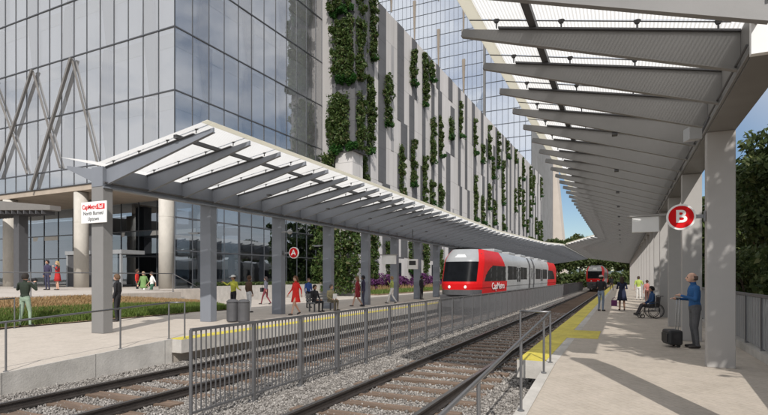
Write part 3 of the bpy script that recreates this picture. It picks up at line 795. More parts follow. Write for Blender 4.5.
# local coordinates: x outward(n), y along(a)
m=MB()
for z in zf[1:]:
    m.box(-26,-.68,.68,LEN,z-.42,z-.02)
    m.box(-WID,-26,.68,LEN,z-.42,z-.02)
for z in (5.58,): m.box(-26,-.35,6,LEN,z-.42,z-.02)
m.build('floor_slab',ceilm,gb)
m=MB(); m.box(-WID,-.68,.60,.66,9.3,BT); m.build('roller_blinds',blindm,gb); m=MB(); m.box(-.66,-.60,.68,LEN,9.3,BT); m.build('roller_blinds',blindm,gb)
m=MB(); m.box(-WID,-.1,.1,LEN,BT,BT+.4); m.build('roof',greyp,gb)
# blinds / bulkheads just behind the glass below each slab
m=MB()
for z in zf[1:]:
    m.box(-WID,-.52,.50,.56,z-.95,z-.05); m.box(-.56,-.50,.58,LEN,z-.95,z-.05)
m.build('bulkhead',ceilm,gb)
# glass panes (each with a tiny tilt)
def panes(name,pts_fn,rows,cols,material,parent):
    m=MB()
    for (z0,z1) in rows:
        for (c0,c1) in cols:
            e=[random.gauss(0,.0035) for _ in range(3)]
            P=[(c0,z0),(c1,z0),(c1,z1),(c0,z1)]
            off=[0, e[0], e[0]+e[1], e[1]]
            m.quad(*[pts_fn(c,z,o) for (c,z),o in zip(P,off)])
    return m.build(name,material,parent,fix=False)
MW=1.468
colsF=[(i*MW+.02,(i+1)*MW-.02) for i in range(int(LEN/MW)+1) if (i)*MW<LEN-.4]
colsF[-1]=(colsF[-1][0],LEN)
colsL=[(-(i+1)*MW+.02,-i*MW-.02) for i in range(int(WID/MW))]
OB=8.45
rows=[(OB,9.64)]+[(zf[i]+.03,zf[i+1]-.03) for i in range(1,7)]+[(zf[7]+.03,BT)]
for k,rw in enumerate(rows):
    panes('glazing',lambda c,z,o:(0-o,c,z),[rw],colsF,glassU,gb)
    panes('glazing',lambda c,z,o:(c,o,z),[rw],colsL,glassU,gb)
m=MB()
for i in range(len(colsF)+1):
    y=min(i*MW,LEN); m.box(-.03,.045,y-.011,y+.011,.93,BT)
for i in range(len(colsL)+1): 
    x=-i*MW; m.box(x-.011,x+.011,-.045,.03,OB,BT)
for z in zf[1:]:
    m.box(-.03,.06,0,LEN,z-.035,z+.035); m.box(-WID,0,-.06,.03,z-.035,z+.035)
m.box(-WID,0,-.05,.03,OB-.06,OB); m.build('mullions',mullion,gb)
# soffit of the overhang
m=MB(); m.box(-WID,-.04,.04,6,OB-.45,OB-.07); m.build('soffit',soffit,gb)
# lobby glass (recessed) and ground floor side glass
rowsL=[(.95,3.4),(3.45,5.55),(5.6,OB-.5)]
panes('lobby_glazing',lambda c,z,o:(c,6+o,z),rowsL,[(-(i+1)*2.2+.02,-i*2.2-.02) for i in range(20)],glassL,gb)
panes('side_glazing',lambda c,z,o:(-o,c,z),[(.95,5.5),(5.62,OB)],colsF,glassL,gb)
m=MB()
for i in range(21): m.box(-i*2.2-.025,-i*2.2+.025,5.95,6.05,.93,OB-.45)
for z in (3.42,5.57): m.box(-WID,0,5.94,6.04,z-.04,z+.04); m.box(-.04,.05,0,LEN,z-.04,z+.04)
m.build('lobby_mullions',mullion,gb)
m=MB(); m.box(-WID,-.5,12,12.3,.93,OB-.5); m.box(-12,-11.7,6.1,12,.93,OB-.5); m.box(-30,-14,8.5,11,4.2,7.0); m.build('lobby_wall',lobby,gb)
m=MB(); m.box(-4.5,-4.2,6.1,LEN,.93,5.5); m.build('lobby_wall',lobby,gb)
# round concrete columns
for xx,yy in ((-27.7,25.0),(-36.4,25.0),(-45.2,25.0),(-54,25.0)):
    m=MB(); m.lathe([(.5,0),(.5,OB-.5-PZ)],28); 
    for z in (2.4,4.8): m.torus((0,0,z),.5,.012,'z',28,5)
    lx=(xx-CX)*math.cos(PHI)-(yy-CY)*math.sin(PHI); ly=(xx-CX)*math.sin(PHI)+(yy-CY)*math.cos(PHI)
    m.build('round_column',colconc,gb,smooth=True,loc=(lx,ly,PZ))
m=MB(); m.box(-.55,.55,-.4,.4,0,OB-.5-PZ); m.build('dark_pillar',darkpan,gb,loc=(-13.4,3.6,PZ))
# slanted interior columns on both facades
def slant(facade,c,z0,z1,flip):
    m=MB(); wt,wb=(.55,.20) if flip else (.24,.52); sh=.28 if flip else -.28
    a,b=-.42,-.16
    if facade=='F': m.hexa([(a,c-wb+sh,z0),(b,c-wb+sh,z0),(b,c+wb+sh,z0),(a,c+wb+sh,z0),(a,c-wt,z1),(b,c-wt,z1),(b,c+wt,z1),(a,c+wt,z1)])
    else: m.hexa([(c-wb+sh,-b,z0),(c+wb+sh,-b,z0),(c+wb+sh,-a,z0),(c-wb+sh,-a,z0),(c-wt,-b,z1),(c+wt,-b,z1),(c+wt,-a,z1),(c-wt,-a,z1)])
    m.build('slanted_column',tancol,gb)
for k in range(4):
    for i in range(1,7): slant('F',2.9+k*4.4,zf[i]+.05,zf[i+1]-.1,(i+k)%2==0)
for k in range(7):
    for i in range(1,6): slant('L',-2.6-k*4.4,zf[i]+.05,zf[i+1]-.1,(i+k)%2==0)
braceM=mat('brace_steel',(.17,.16,.15),.5,var=.06)
# diagonal braces outside the left facade
def P2L(u,v,yp=-.45):   # pixel to facade plane in building frame
    # ray
    d=Vector((-sn,cs,0))*512+Vector((cs,sn,0))*(u-384)+Vector((0,0,1))*(277-v)
    A=Vector((math.sin(PHI),math.cos(PHI),0)); n=Vector((math.cos(PHI),-math.sin(PHI),0)); C=Vector((CX,CY,0)); O=Vector((0,0,1.7))
    t=(yp-((O-C).dot(A)))/(d.dot(A)); p=O+d*t; q=p-C; return Vector((q.dot(n),q.dot(A),p.z))
for (a,b,wd,off) in (((71,58),(31,190),.19,-.25),((32,70),(-4,178),.18,-.25),((-8,80),(-40,185),.18,-.25)):
    m=MB(); m.bar(P2L(*a,off),P2L(*b,off),wd,wd); m.build('diagonal_brace',braceM,gb)
for (a,b,wd,off) in (((72,60),(98,166),.12,-.14),((33,72),(60,168),.12,-.14),((-8,78),(27,174),.12,-.14)):
    m=MB(); m.bar(P2L(*a,off),P2L(*b,off),wd,.10); m.build('diagonal_brace',braceM,gb)
# entrance vestibule
vs=empty('entrance_vestibule',(-37.6,27.6,PZ),0,'grey framed glass entrance box between the round columns','vestibule')
m=MB(); m.box(-3.3,3.3,-.9,1.2,2.55,2.85); 
for x in (-3.2,3.05): m.box(x,x+.15,-.85,-.7,0,2.55)
m.box(-.08,.08,-.85,-.7,0,2.55); m.build('frame',greyp,vs)
m=MB(); m.box(-3.05,-.09,-.8,-.76,0.02,2.54); m.build('panel',darkp,vs)
m=MB(); m.quad((.09,-.78,.02),(3.04,-.78,.02),(3.04,-.78,2.54),(.09,-.78,2.54)); m.build('glass_door',glassL,vs)
# entrance canopy at far left
ec=empty('entrance_canopy',(-33.4,21,0),0,'grey steel entrance canopy with slatted underside at the far left','canopy')
tipx,lx=0.2,-18
m=MB(); m.hexa([(lx,-3.2,6.6),(tipx,-.3,6.0),(tipx,.4,6.0),(lx,3.2,6.6),(lx,-3.2,8.2),(tipx,-.3,6.3),(tipx,.4,6.3),(lx,3.2,8.2)]); m.build('roof_slab',braceM,ec)
m=MB()
for i in range(36):
    x=lx+.5*i; t=(x-lx)/(tipx-lx); hw=3.2-2.9*t; z=6.6-.6*t
    m.box(x,x+.08,-hw,hw,z-.25,z-.03)
m.build('slats',steelD,ec)
m=MB(); m.box(-4.2,-3.6,.0,.6,PZ,5.95); m.build('column',steelD,ec)
# low planter wall along the right facade
pw=empty('planter_wall',Bp(0,1.0,PZ),-PHI,'long low concrete planter wall in front of the glass facade','planter')
m=MB(); m.box(-.15,.0,2.2,16.8,-.93,.15); m.build('wall',concrete2,pw)
pts=np.stack([rng.uniform(-.75,-.2,5000),rng.uniform(2.2,16.8,5000),rng.uniform(.05,.38,5000)],1)
inst('hedge',leaf_mesh('hedge',pts,.09,leafD),pw)

# ------- green-wall building
gw=empty('planted_facade_building',Bp(LEN,1.15,0),-PHI,'long pale panelled building covered with vertical strips of climbing plants','building')
WH=32.0; WL=119
m=MB(); m.box(-18,0,0,WL,0,WH); m.build('wall',lightpan,gw)
m=MB(); m.box(.003,2.4,0,2.3,13.3,36); m.build('pylon',darkpan,gw)
m=MB(); m.box(.25,2.1,.15,2.1,0,13.29); m.build('pylon_base',lightpan,gw)
def plant_patch(parent,name,xr,yr,zr_,n,leaf,mt,thick=.45,waves=True):
    A_r=(yr[1]-yr[0])*(zr_[1]-zr_[0]) if (yr[1]-yr[0])>(xr[1]-xr[0]) else (xr[1]-xr[0])*(zr_[1]-zr_[0])
    nc=max(10,int(A_r*(4.5 if xr[1]-xr[0]>1.5 else 4.6))); W_=max(yr[1]-yr[0],.3)
    ax=rng.uniform(*xr,nc); ay=rng.uniform(*yr,nc); az_=rng.uniform(*zr_,nc)
    ay=(yr[0]+yr[1])/2+(ay-(yr[0]+yr[1])/2)*(.74+.34*np.sin(az_*1.5+rng.uniform(0,6)))
    rad=rng.uniform(.16,.38,nc)*rng.choice([1,1,1.35],nc); k=rng.integers(0,nc,n)
    q=rng.normal(size=(n,3)); q/=np.linalg.norm(q,axis=1)[:,None]; q*=(rng.uniform(.3,1,n)**.5*rad[k])[:,None]
    q[:,2]-=rng.uniform(0,.25,n)*rad[k]
    x=ax[k]+q[:,0]*.75; y=ay[k]+q[:,1]; z=az_[k]+q[:,2]
    u_=rng.random(n)<.18; x=np.where(u_,xr[0]+(x-xr[0])*.5,x) if xr[1]-xr[0]<1.5 else x; z=np.where(u_,rng.uniform(*zr_,n),z)
    return inst(name,leaf_mesh(name,np.stack([x,y,z],1),leaf,mt),parent)
# pylon plants: front face and side
for (z0,z1,xa,xb) in ((13.6,18.6,-.1,1.9),(19.8,25.2,.25,2.3),(26.2,33,-.15,2.1)):
    plant_patch(gw,'climbing_plants',(xa,xb),(-.75,.0),(z0+.2,z1),9000,.15,leafG)
    plant_patch(gw,'climbing_plants',(2.4,2.9),(.2,1.6),(z0,z1),2200,.17,leafG)
    plant_patch(gw,'planter_trim',(-.05,2.7),(-.75,.1),(z0-.25,z0+.3),1800,.15,leafB)
plant_patch(gw,'climbing_plants',(-1.0,.4),(-.6,.0),(9,13.2),2600,.17,leafG)
# lower green wall on the return face
plant_patch(gw,'green_wall',(-1.3,3.6),(-2.2,-.3),(0.2,6.6),11000,.20,leafG)
# dark strips and plants along the long face
g_=random.Random(21); y=4.2; nd=0
while y<WL-2:
    wd=g_.uniform(1.1,1.9)
    segs=[]; z=0; yy=y
    while z<WH-1:
        hh=g_.choice([4.09,8.18,8.18,12.27]); z1=min(z+hh,WH if g_.random()<.4 else WH-g_.choice([0,1.6,4.09]))
        if z1-z>1: segs.append((z,z1,yy))
        z+=hh; yy=y+g_.choice([-1,0,0,1])*wd*.55
    m=MB()
    for (a,b,q) in segs: m.box(.003,.06+nd%3*.004,q,q+wd,a,b)
    m.build('dark_panel',darkpan,gw); nd+=1
    if g_.random()<.75:
        m=MB(); q=y+wd+g_.uniform(.1,.9); za=4.09*g_.randrange(0,6); m.box(.003,.035+(nd%2)*.006,q,q+g_.uniform(.6,1.3),za,min(WH,za+4.09*g_.randrange(1,4))); m.build('grey_panel',midpan,gw)
    # plants
    z=g_.uniform(0,3)
    while z<WH-3:
        hh=g_.uniform(3,9.5); z1=min(z+hh,WH-.6)
        if z1-z>2:
            q=y+g_.uniform(-.4,.5); far=y/WL
            n=int((z1-z)*(300-190*far+max(0,160-4*y))); lf=.16+.12*far
            if g_.random()<.80:
                plant_patch(gw,'climbing_plants',(.05,.62),(q,q+g_.uniform(.5,1.2)+max(0,.7-y/40)),(z,z1),n,lf,leafG)
                plant_patch(gw,'planter_trim',(.05,.85),(q-.15,q+1.3),(z-.15,z+.25),220,.16,leafB)
        z=z1+g_.uniform(1.0,8)
    y+=wd+g_.uniform(1.3,3.0)+1.1*(y/WL)
m=MB(); m.box(.002,.12,0,WL,-.0,3.9); m.build('shopfront_base',lightpan,gw)
for k in range(18):
    m=MB(); m.box(.125,.16,7+k*6.2,7+k*6.2+2.2,.3,3.4); m.build('shopfront_window',glassL,gw)

# ------- tower beyond
tw=empty('glass_tower',(-36.5,170,0),0,'very tall pale glass tower rising behind the planted facade','tower')
TW,TD,THh=70,46,150
m=MB(); m.box(-TW,-.6,.6,TD,0,THh-.5); m.build('core',interior,tw)
cw=[(-(i+1)*1.6+.03,-i*1.6-.03) for i in range(int(TW/1.6))]
rw=[(k*4.1+.05,(k+1)*4.1-.05) for k in range(6,int(THh/4.1))]
panes('glazing',lambda c,z,o:(c,o*2,z),rw,cw,glassT,tw)
cd=[(i*1.6+.03,(i+1)*1.6-.03) for i in range(int(TD/1.6))]
panes('glazing',lambda c,z,o:(-o*2,c,z),rw,cd,glassT,tw)
m=MB()
for i in range(len(cw)+1): m.box(-i*1.6-.035,-i*1.6+.035,-.1,.05,24,THh)
for i in range(len(cd)+1): m.box(-.05,.1,i*1.6-.035,i*1.6+.035,24,THh)
for k in range(6,int(THh/4.1)+1):
    m.box(-TW,.0,-.12,.05,k*4.1-.06,k*4.1+.06); m.box(-.05,.12,0,TD,k*4.1-.06,k*4.1+.06)
m.build('mullions',mullion,tw)
for k in range(8):
    for i in range(5):
        x=-3.5-k*9; z=26+i*24+ (k%2)*12
        m=MB(); m.hexa([(x-.15,-.4,z),(x+.15,-.4,z),(x+.15,-.13,z),(x-.15,-.13,z),(x-.5,-.4,z+14),(x+.5,-.4,z+14),(x+.5,-.13,z+14),(x-.5,-.13,z+14)]); m.build('tapered_fin',tancol,tw)
# grey stone end block and leaning pale pillar
def pxy(u,v,Y):   # world point on plane y=Y
    d=Vector((-sn,cs,0))*512+Vector((cs,sn,0))*(u-384)+Vector((0,0,1))*(277-v); t=Y/d.y; return Vector((0,0,1.7))+d*t
eb=empty('stone_block',(0,0,0),0,'grey stone clad end block beside the leaning pale pillar','building')
tanfin=mat('pale_fin',(.42,.40,.38),.8,var=.05)
a=pxy(533,277,146); b=pxy(553,277,186)
m=MB(); m.prism([(a.x-14,146),(a.x-.3,146),(b.x,186),(b.x-14,186)],0,75); m.build('wall',stonew,eb)
cw2=[(-(i+1)*1.6+.03,-i*1.6-.03) for i in range(8)]; rw2=[(k*4.1+.05,(k+1)*4.1-.05) for k in range(6,18)]
panes('glazing',lambda c,z,o:(a.x-.4+c,145.9+o,z),rw2,cw2,glassT,eb)
m=MB()
for i in range(9): m.box(a.x-.4-i*1.6-.04,a.x-.4-i*1.6+.04,145.78,145.88,24,74)
for k in range(6,19): m.box(a.x-13.3,a.x-.4,145.76,145.87,k*4.1-.06,k*4.1+.06)
m.build('mullions',mullion,eb)
lp=empty('leaning_pillar',(0,0,0),0,'pale tan stone pillar leaning to the left at the end of the buildings','pillar')
Y=188
q=[pxy(553.5,283,Y),pxy(567,283,Y),pxy(546.5,70,Y),pxy(531,70,Y)]
m=MB(); d=Vector((0,9,0)); m.hexa([q[0],q[1],q[1]+d,q[0]+d,q[3],q[2],q[2]+d,q[3]+d]); m.build('shaft',tanstone,lp)

# ================================================================== vegetation
tr=[(8.7,5.3,12.8,(2.6,2.3,4.0),5.0),(6.7,10.0,12.8,(2.6,2.5,4.2),3.0),(6.6,14.6,12.6,(2.5,2.6,4.4),3.0),(6.7,19.0,11.6,(2.5,2.6,4.2),2.6),(6.4,25.5,8.8,(2.3,2.8,3.2),2.2),(7.2,33,9.0,(2.5,2.8,3.4),2.4),
    (6.8,41,8.6,(2.6,3,3.2),2.2),(7.5,49,8.9,(2.8,3.2,3.3),2.4),(7,58,8.6,(2.8,3.2,3.3),2.4),(7.4,68,8.6,(3,3.4,3.3),2.4),(12.5,26,11.2,(3.4,3.4,4.0),3),(12.5,36,11.2,(3.4,3.4,4.0),3),(11.5,46,10.8,(3.4,3.6,3.8),3)]
adj=['spreading','broad','dense','tall','bushy','rounded','leafy','large','full','wide','high','old','thick']
for i,(x,y,h,rd,th) in enumerate(tr):
    near=i<6
    lab='tall dark green tree close behind the fence, its shade falling across the right platform' if i<4 else ('lower leafy tree just behind the fence, right beside the first right column' if i==4 else ('broad leafy tree behind the fence, next after the one beside the first right column' if i==5 else 'distant dark green tree in the row behind the right platform columns'))
    tree(x,y,-.1,h,rd,th,lab,nclump=46 if near else 30,nleaf=13000 if near else 5000,leaf=.15 if near else .24,seed=i+3,group='trees behind the right platform')
tree(5.0,6.3,-.1,9.6,(1.25,1.5,2.7),4.2,'slender sparse tree overhanging the platform edge near the first right column',nclump=70,nleaf=2000,leaf=.19,seed=77,cl=.5,trunk_r=.08)
# low shrubs under them so the fence has foliage behind it
for i in range(9):
    x=4.6+.6*(i%2); y=10.5+3.4*i
    root=empty('shrub',(x,y,-.1),0,'dark green shrub filling the gap behind the right platform fence','shrub','shrubs behind the right platform fence')
    pts,_c=crown_pts((0,0,1.5),(1.3,1.9,1.7),24,5200,.4,60+i); inst('foliage',leaf_mesh('foliage',pts,.13,leafD),root)
    m=MB(); 
    for k in range(5): m.tube((0,0,0),(random.uniform(-.7,.7),random.uniform(-.9,.9),1.8),.03,.01,5)
    m.build('stems',bark,root)
# far trees closing the view
for i in range(15):
    x=-26+i*2.7+random.uniform(-.8,.8); y=random.uniform(138,175); h=random.uniform(10,15)
    tree(x,y,-.8,h,(4.2,4.2,h*.36),h*.26,'distant green tree closing the view beyond the end of the tracks',nclump=34,nleaf=4200,leaf=.42,seed=100+i,group='trees beyond the end of the tracks',trunk_r=.3)
for i in range(12):
    x=-22+i*2.9; y=128+random.uniform(-2,4)
    root=empty('shrub',(x,y,-.8),0,'distant green bush at the far end of the tracks below the trees','shrub','bushes at the far end of the tracks')
    pts,_c=crown_pts((0,0,1.9),(2.3,2.0,2.0),20,1500,.45,400+i); inst('foliage',leaf_mesh('foliage',pts,.40,leafD),root)
    m=MB()
    for k in range(4): m.tube((0,0,0),(random.uniform(-1,1),random.uniform(-1,1),2.2),.06,.02,5)
    m.build('stems',bark,root)
# purple shrubs
for i,(x,y,h) in enumerate([(-23.4,47,1.5),(-23.1,51,2.1),(-23.6,55.5,1.7),(-23.2,60.5,2.2),(-23.5,66,1.7),(-23.2,72,2.0)]):
    root=empty('flowering_shrub',(x,y,.1),0,'purple flowering shrub behind the left platform columns','shrub','purple flowering shrubs behind the left platform')
    pts,_c=crown_pts((0,0,h*.55),(1.3,1.8,h*.5),22,2200,.42,200+i); inst('foliage',leaf_mesh('foliage',pts,.15,leafP),root)
    m=MB()
    for k in range(5): m.tube((0,0,0),(random.uniform(-.7,.7),random.uniform(-.9,.9),h*.7),.03,.01,5)
    m.build('stems',bark,root)

# ================================================================== people
def skinm(t): return {'l':skin_l,'m':skin_m,'d':skin_d}[t]
skin_l=mat('skin_light',(.55,.33,.24),.5,var=.05); skin_m=mat('skin_mid',(.36,.20,.13),.5,var=.05); skin_d=mat('skin_dark',(.12,.065,.045),.5,var=.05)
CL={}
def cloth(c):
    k=tuple(round(x,3) for x in c)
    if k not in CL: CL[k]=mat('cloth_%02d'%len(CL),c,.85,var=.14,scale=9,bump=.5,bscale=14)
    return CL[k]
shoe_b=mat('shoe_leather',(.025,.02,.018),.5,var=.1)
eye_m=mat('eye',(.02,.015,.012),.2,var=0)
def cap_rings(m,a,b,ra,rb,n=10):
    a=Vector(a);b=Vector(b)
    m.tube(a,b,ra,rb,n); m.ball(a,ra,n); m.ball(b,rb,n)
def loft(m,rings,n=14):
    vs=[];fs=[]
    for (c,rx,ry) in rings:
        for i in range(n):
            t=2*math.pi*i/n; vs.append((c[0]+rx*math.cos(t),c[1]+ry*math.sin(t),c[2]))
    for j in range(len(rings)-1):
        for i in range(n): fs.append((j*n+i,j*n+(i+1)%n,(j+1)*n+(i+1)%n,(j+1)*n+i))
    fs.append(tuple(range(n-1,-1,-1))); k=(len(rings)-1)*n; fs.append(tuple(range(k,k+n)))
    m.add(vs,fs)
def person(loc,face,label,h=1.74,pose='stand',top=(.1,.1,.1),bot=(.05,.05,.06),skin='l',hair=(.05,.03,.02),hairlen=0,
           sleeves=True,dress=None,shoes=None,arms=None,legs=None,lean=0,cap=None,vox=.017,fem=False,bare_legs=False,head_turn=0,bald=False,detail=False,group=None,coat=None,bulk=1):
    """front of the figure is local -Y; face = heading of its front in degrees (0 = towards -Y)"""
    root=empty('person',loc,R(face),label,'person',group)
    S=h/1.75
    V=Vector
    sit = pose=='sit'
    hipz=.93 if not sit else .50
    d=V((0,0,hipz-.93))
    ln=lambda p:V((p[0],p[1]-lean*(p[2]-.93),p[2]))+d
    sw=.175 if fem else .195
    J={}
    J['pel']=V((0,0,.95))+d; J['neck']=ln((0,.01,1.48)); J['head']=ln((0,-.02,1.635))
    for s,k in ((-1,'R'),(1,'L')):
        J['sh'+k]=ln((s*sw,.01,1.41)); J['hip'+k]=V((s*.09,0,.90))+d
    # legs
    def leg(k,s):
        if legs and k in legs: return [V(p) for p in legs[k]]
        if sit: return [V((s*.12,-.44,.50)),V((s*.12,-.42,.09)),V((s*.13,-.56,.04))]
        if pose=='walk':
            f=1 if k=='L' else -1
            if f>0: return [V((s*.09,-.17,.52)),V((s*.085,-.28,.10)),V((s*.09,-.44,.05))]
            return [V((s*.09,.02,.50)),V((s*.085,.27,.14)),V((s*.09,.15,.04))]
        return [V((s*.10,-.02,.50)),V((s*.11,.02,.09)),V((s*.13,-.13,.035))]
    def arm(k,s):
        if arms and k in arms: return [V(p)+d if sit else V(p) for p in arms[k]]
        if pose=='walk':
            f=-1 if k=='L' else 1
            return [ln((s*(sw+.07),.04-.08*f,1.14)),ln((s*(sw+.06),-.05-.2*f,.93)),ln((s*(sw+.05),-.10-.24*f,.82))]
        if sit: return [ln((s*(sw+.06),-.05,1.14)),ln((s*.14,-.28,1.02)),ln((s*.11,-.36,1.02))]
        return [ln((s*(sw+.05),.02,1.13)),ln((s*(sw+.06),-.05,.88)),ln((s*(sw+.05),-.07,.78))]
    m=MB(); segs=[]   # (a,b,radius,mat)
    T='top'; Bo='bot'; SK='skin'; SH='shoe'
    def seg(a,b,ra,rb,t): cap_rings(m,a,b,ra,rb); segs.append((V(a),V(b),(ra+rb)/2,t))
    # torso
    def tz(z): return ln((0,0,z))
    hipw=.165 if not fem else .17
    wa=.135 if not fem else .115
    ch=.175 if not fem else .15
    loft(m,[(tz(.84),.11,.09),(tz(.90),hipw,.115),(tz(.97),hipw*.97,.115),(tz(1.08),wa,.10),(tz(1.20),ch*.93,.115),(tz(1.32),ch,.12),(tz(1.40),ch*.97,.10),(tz(1.45),.10,.075),(tz(1.48),.06,.055)])
    segs.append((tz(1.06),tz(1.40),.15,T)); segs.append((V((-.05,0,.93))+d,V((.05,0,.93))+d,.13,Bo))
    seg(J['neck']-V((0,0,.04)),J['head']-V((0,-.005,.05)),.056,.054,SK)
    # head
    hd=J['head']; m.ball(hd,.095,14,sc_=(.84,1.05,1.24)); m.ball(hd+V((0,-.03,-.06)),.062,12,sc_=(.9,1.0,.85))
    segs.append((hd-V((0,0,.03)),hd+V((0,0,.04)),.085,SK))
    m.tube(hd+V((0,-.085,.015)),hd+V((0,-.118,-.022)),.010,.018,8); m.ball(hd+V((0,-.108,-.02)),.018,8)
    for s in (-1,1): m.ball(hd+V((s*.082,.01,-.01)),.022,8,sc_=(.45,.8,1.3))
    m.ball(hd+V((0,-.098,-.06)),.022,8,sc_=(1.1,.5,.4))
    for s,k in ((-1,'R'),(1,'L')):
        e,w_,hn=arm(k,s); sh=J['sh'+k]
        seg(sh,e,.056 if not fem else .046,.044 if not fem else .037,T if True else SK)
        seg(V((s*.08,0,sh.z-.0))+V((0,sh.y,0)),sh,.06,.055,T)
        seg(e,w_,.042 if not fem else .035,.028 if not fem else .024,T if sleeves else SK)
        # hand: palm, four fingers, thumb from its side
        dr=(hn-w_).normalized(); side=V((0,0,1)).cross(dr)
        side = V((1,0,0)) if side.length<.3 else side.normalized()
        nrm=dr.cross(side).normalized()
        pa=w_+dr*.075; m.ball(w_+dr*.045,.045,8,sc_=(.75,.75,.9)); segs.append((w_+dr*.02,pa,.035,SK))
        rf=.0095 if detail else .011
        for q in range(4):
            o=side*(.027-.018*q); L_=(.066,.078,.073,.058)[q]
            b0=w_+dr*.07+o; b1=b0+dr*L_*.55+nrm*.012*-1; b2=b1+dr*L_*.35-nrm*.028
            m.tube(b0,b1,rf,rf*.95,6); m.ball(b1,rf,6); m.tube(b1,b2,rf*.95,rf*.8,6); m.ball(b2,rf*.8,6)
            segs.append((b0,b2,.012,SK))
        b0=w_+dr*.035+side*.03; b1=b0+dr*.03+side*.03-nrm*.012; b2=b1+dr*.03-nrm*.015
        m.tube(b0,b1,.013,.011,6); m.ball(b1,.011,6); m.tube(b1,b2,.011,.009,6); m.ball(b2,.009,6); segs.append((b0,b2,.012,SK))
        kn,an,to=leg(k,s); hp=J['hip'+k]
        LB_=SK if bare_legs else Bo
        seg(hp,kn,.088,.058,Bo if not bare_legs else SK); seg(kn,an,.055,.038,LB_)
        seg(an+V((0,.02,-.04)),to+V((0,0,.005)),.042,.034,SH)
        segs.append((an+V((0,0,.0)),an+V((0,0,-.05)),.04,SH))
    me0=m.mesh('body',skin_l); tmp=bpy.data.objects.new('tmp',me0); link(tmp)
    rm=tmp.modifiers.new('r','REMESH'); rm.mode='VOXEL'; rm.voxel_size=vox; rm.use_smooth_shade=True
    sm=tmp.modifiers.new('s','SMOOTH'); sm.iterations=2 if detail else 2; sm.factor=.5
    dg=bpy.context.evaluated_depsgraph_get(); me=bpy.data.meshes.new_from_object(tmp.evaluated_get(dg)); bpy.data.objects.remove(tmp)
    me.name='body'; me.materials.clear()
    ms=[skinm(skin),cloth(top),cloth(bot),shoes or shoe_b]
    for q in ms: me.materials.append(q)
    nP=len(me.polygons); cen=np.zeros(nP*3,np.float32); me.polygons.foreach_get('center',cen); cen=cen.reshape(-1,3)
    best=np.full(nP,1e9); mi=np.zeros(nP,np.int32); idx={'skin':0,'top':1,'bot':2,'shoe':3}
    for a,b,r,t in segs:
        a_=np.array(a);b_=np.array(b);ab=b_-a_; L2=max(1e-9,(ab*ab).sum())
        tt=np.clip(((cen-a_)@ab)/L2,0,1); dd=np.linalg.norm(cen-(a_+tt[:,None]*ab),axis=1)-r
        sel=dd<best; best[sel]=dd[sel]; mi[sel]=idx[t]
    me.polygons.foreach_set('material_index',mi); me.polygons.foreach_set('use_smooth',[True]*nP)
    body=inst('body',me,root)
    # hair
    hb=cloth(hair) if not isinstance(hair,bpy.types.Material) else hair
    m=MB(); n=16
    if bald:
        # fringe of hair round the back of the head
        vs=[];fs=[]
        for j,(rr,zz) in enumerate(((.93,-.055),(.99,-.02),(1.0,.015),(.985,.04))):
            for i in range(n+1):
                t=R(5)+R(170)*i/n; vs.append((hd.x+.082*rr*math.cos(t),hd.y+.104*rr*math.sin(t)+.004,hd.z+zz))
        for j in range(3):
            for i in range(n): fs.append((j*(n+1)+i,j*(n+1)+i+1,(j+1)*(n+1)+i+1,(j+1)*(n+1)+i))
        m.add(vs,fs)
    else:
        vs=[];fs=[];rows=9
        for j in range(rows):
            for i in range(n):
                t=2*math.pi*i/n
                front=max(0,-math.sin(t))
                lim=R(58) if True else 0
                maxph=R(118)-(R(62)*front**.7)
                ph=maxph*j/(rows-1)
                k=1.07+.05*(j>1)
                vs.append((hd.x+.08*k*math.sin(ph)*math.cos(t)*1.03,hd.y+.005+.1*k*math.sin(ph)*math.sin(t),hd.z+.118*k*math.cos(ph)))
        for j in range(rows-1):
            for i in range(n): fs.append((j*n+i,j*n+(i+1)%n,(j+1)*n+(i+1)%n,(j+1)*n+i))
        m.add(vs,fs)
        if hairlen>0:
            loft(m,[((hd.x,hd.y+.065,hd.z+.03),.075,.04),((hd.x,hd.y+.085,hd.z-.06),.085,.045),((hd.x,hd.y+.10,hd.z-.06-hairlen*.6),.08,.035),((hd.x,hd.y+.10,hd.z-.06-hairlen),.045,.02)])
    hm=m.build('hair',hb,root,smooth=True)
    so=hm.modifiers.new('s','SOLIDIFY'); so.thickness=.006 if bald else .012; so.offset=1
    if cap:
        m=MB(); m.lathe([(.105,.03),(.108,.07),(.09,.115),(.03,.14),(.004,.143)],16,(hd.x,hd.y+.005,hd.z),sy=1.12,sx=.92)
        m.hexa([(hd.x-.07,hd.y-.20,hd.z+.03),(hd.x+.07,hd.y-.20,hd.z+.03),(hd.x+.08,hd.y-.08,hd.z+.04),(hd.x-.08,hd.y-.08,hd.z+.04),(hd.x-.07,hd.y-.20,hd.z+.042),(hd.x+.07,hd.y-.20,hd.z+.042),(hd.x+.08,hd.y-.08,hd.z+.055),(hd.x-.08,hd.y-.08,hd.z+.055)])
        m.build('cap',cloth(cap),root,smooth=False)
    for s in (-1,1):
        m=MB(); m.ball(hd+V((s*.031,-.088,.012)),.011,8); m.build('eye',eye_m,root,smooth=True)
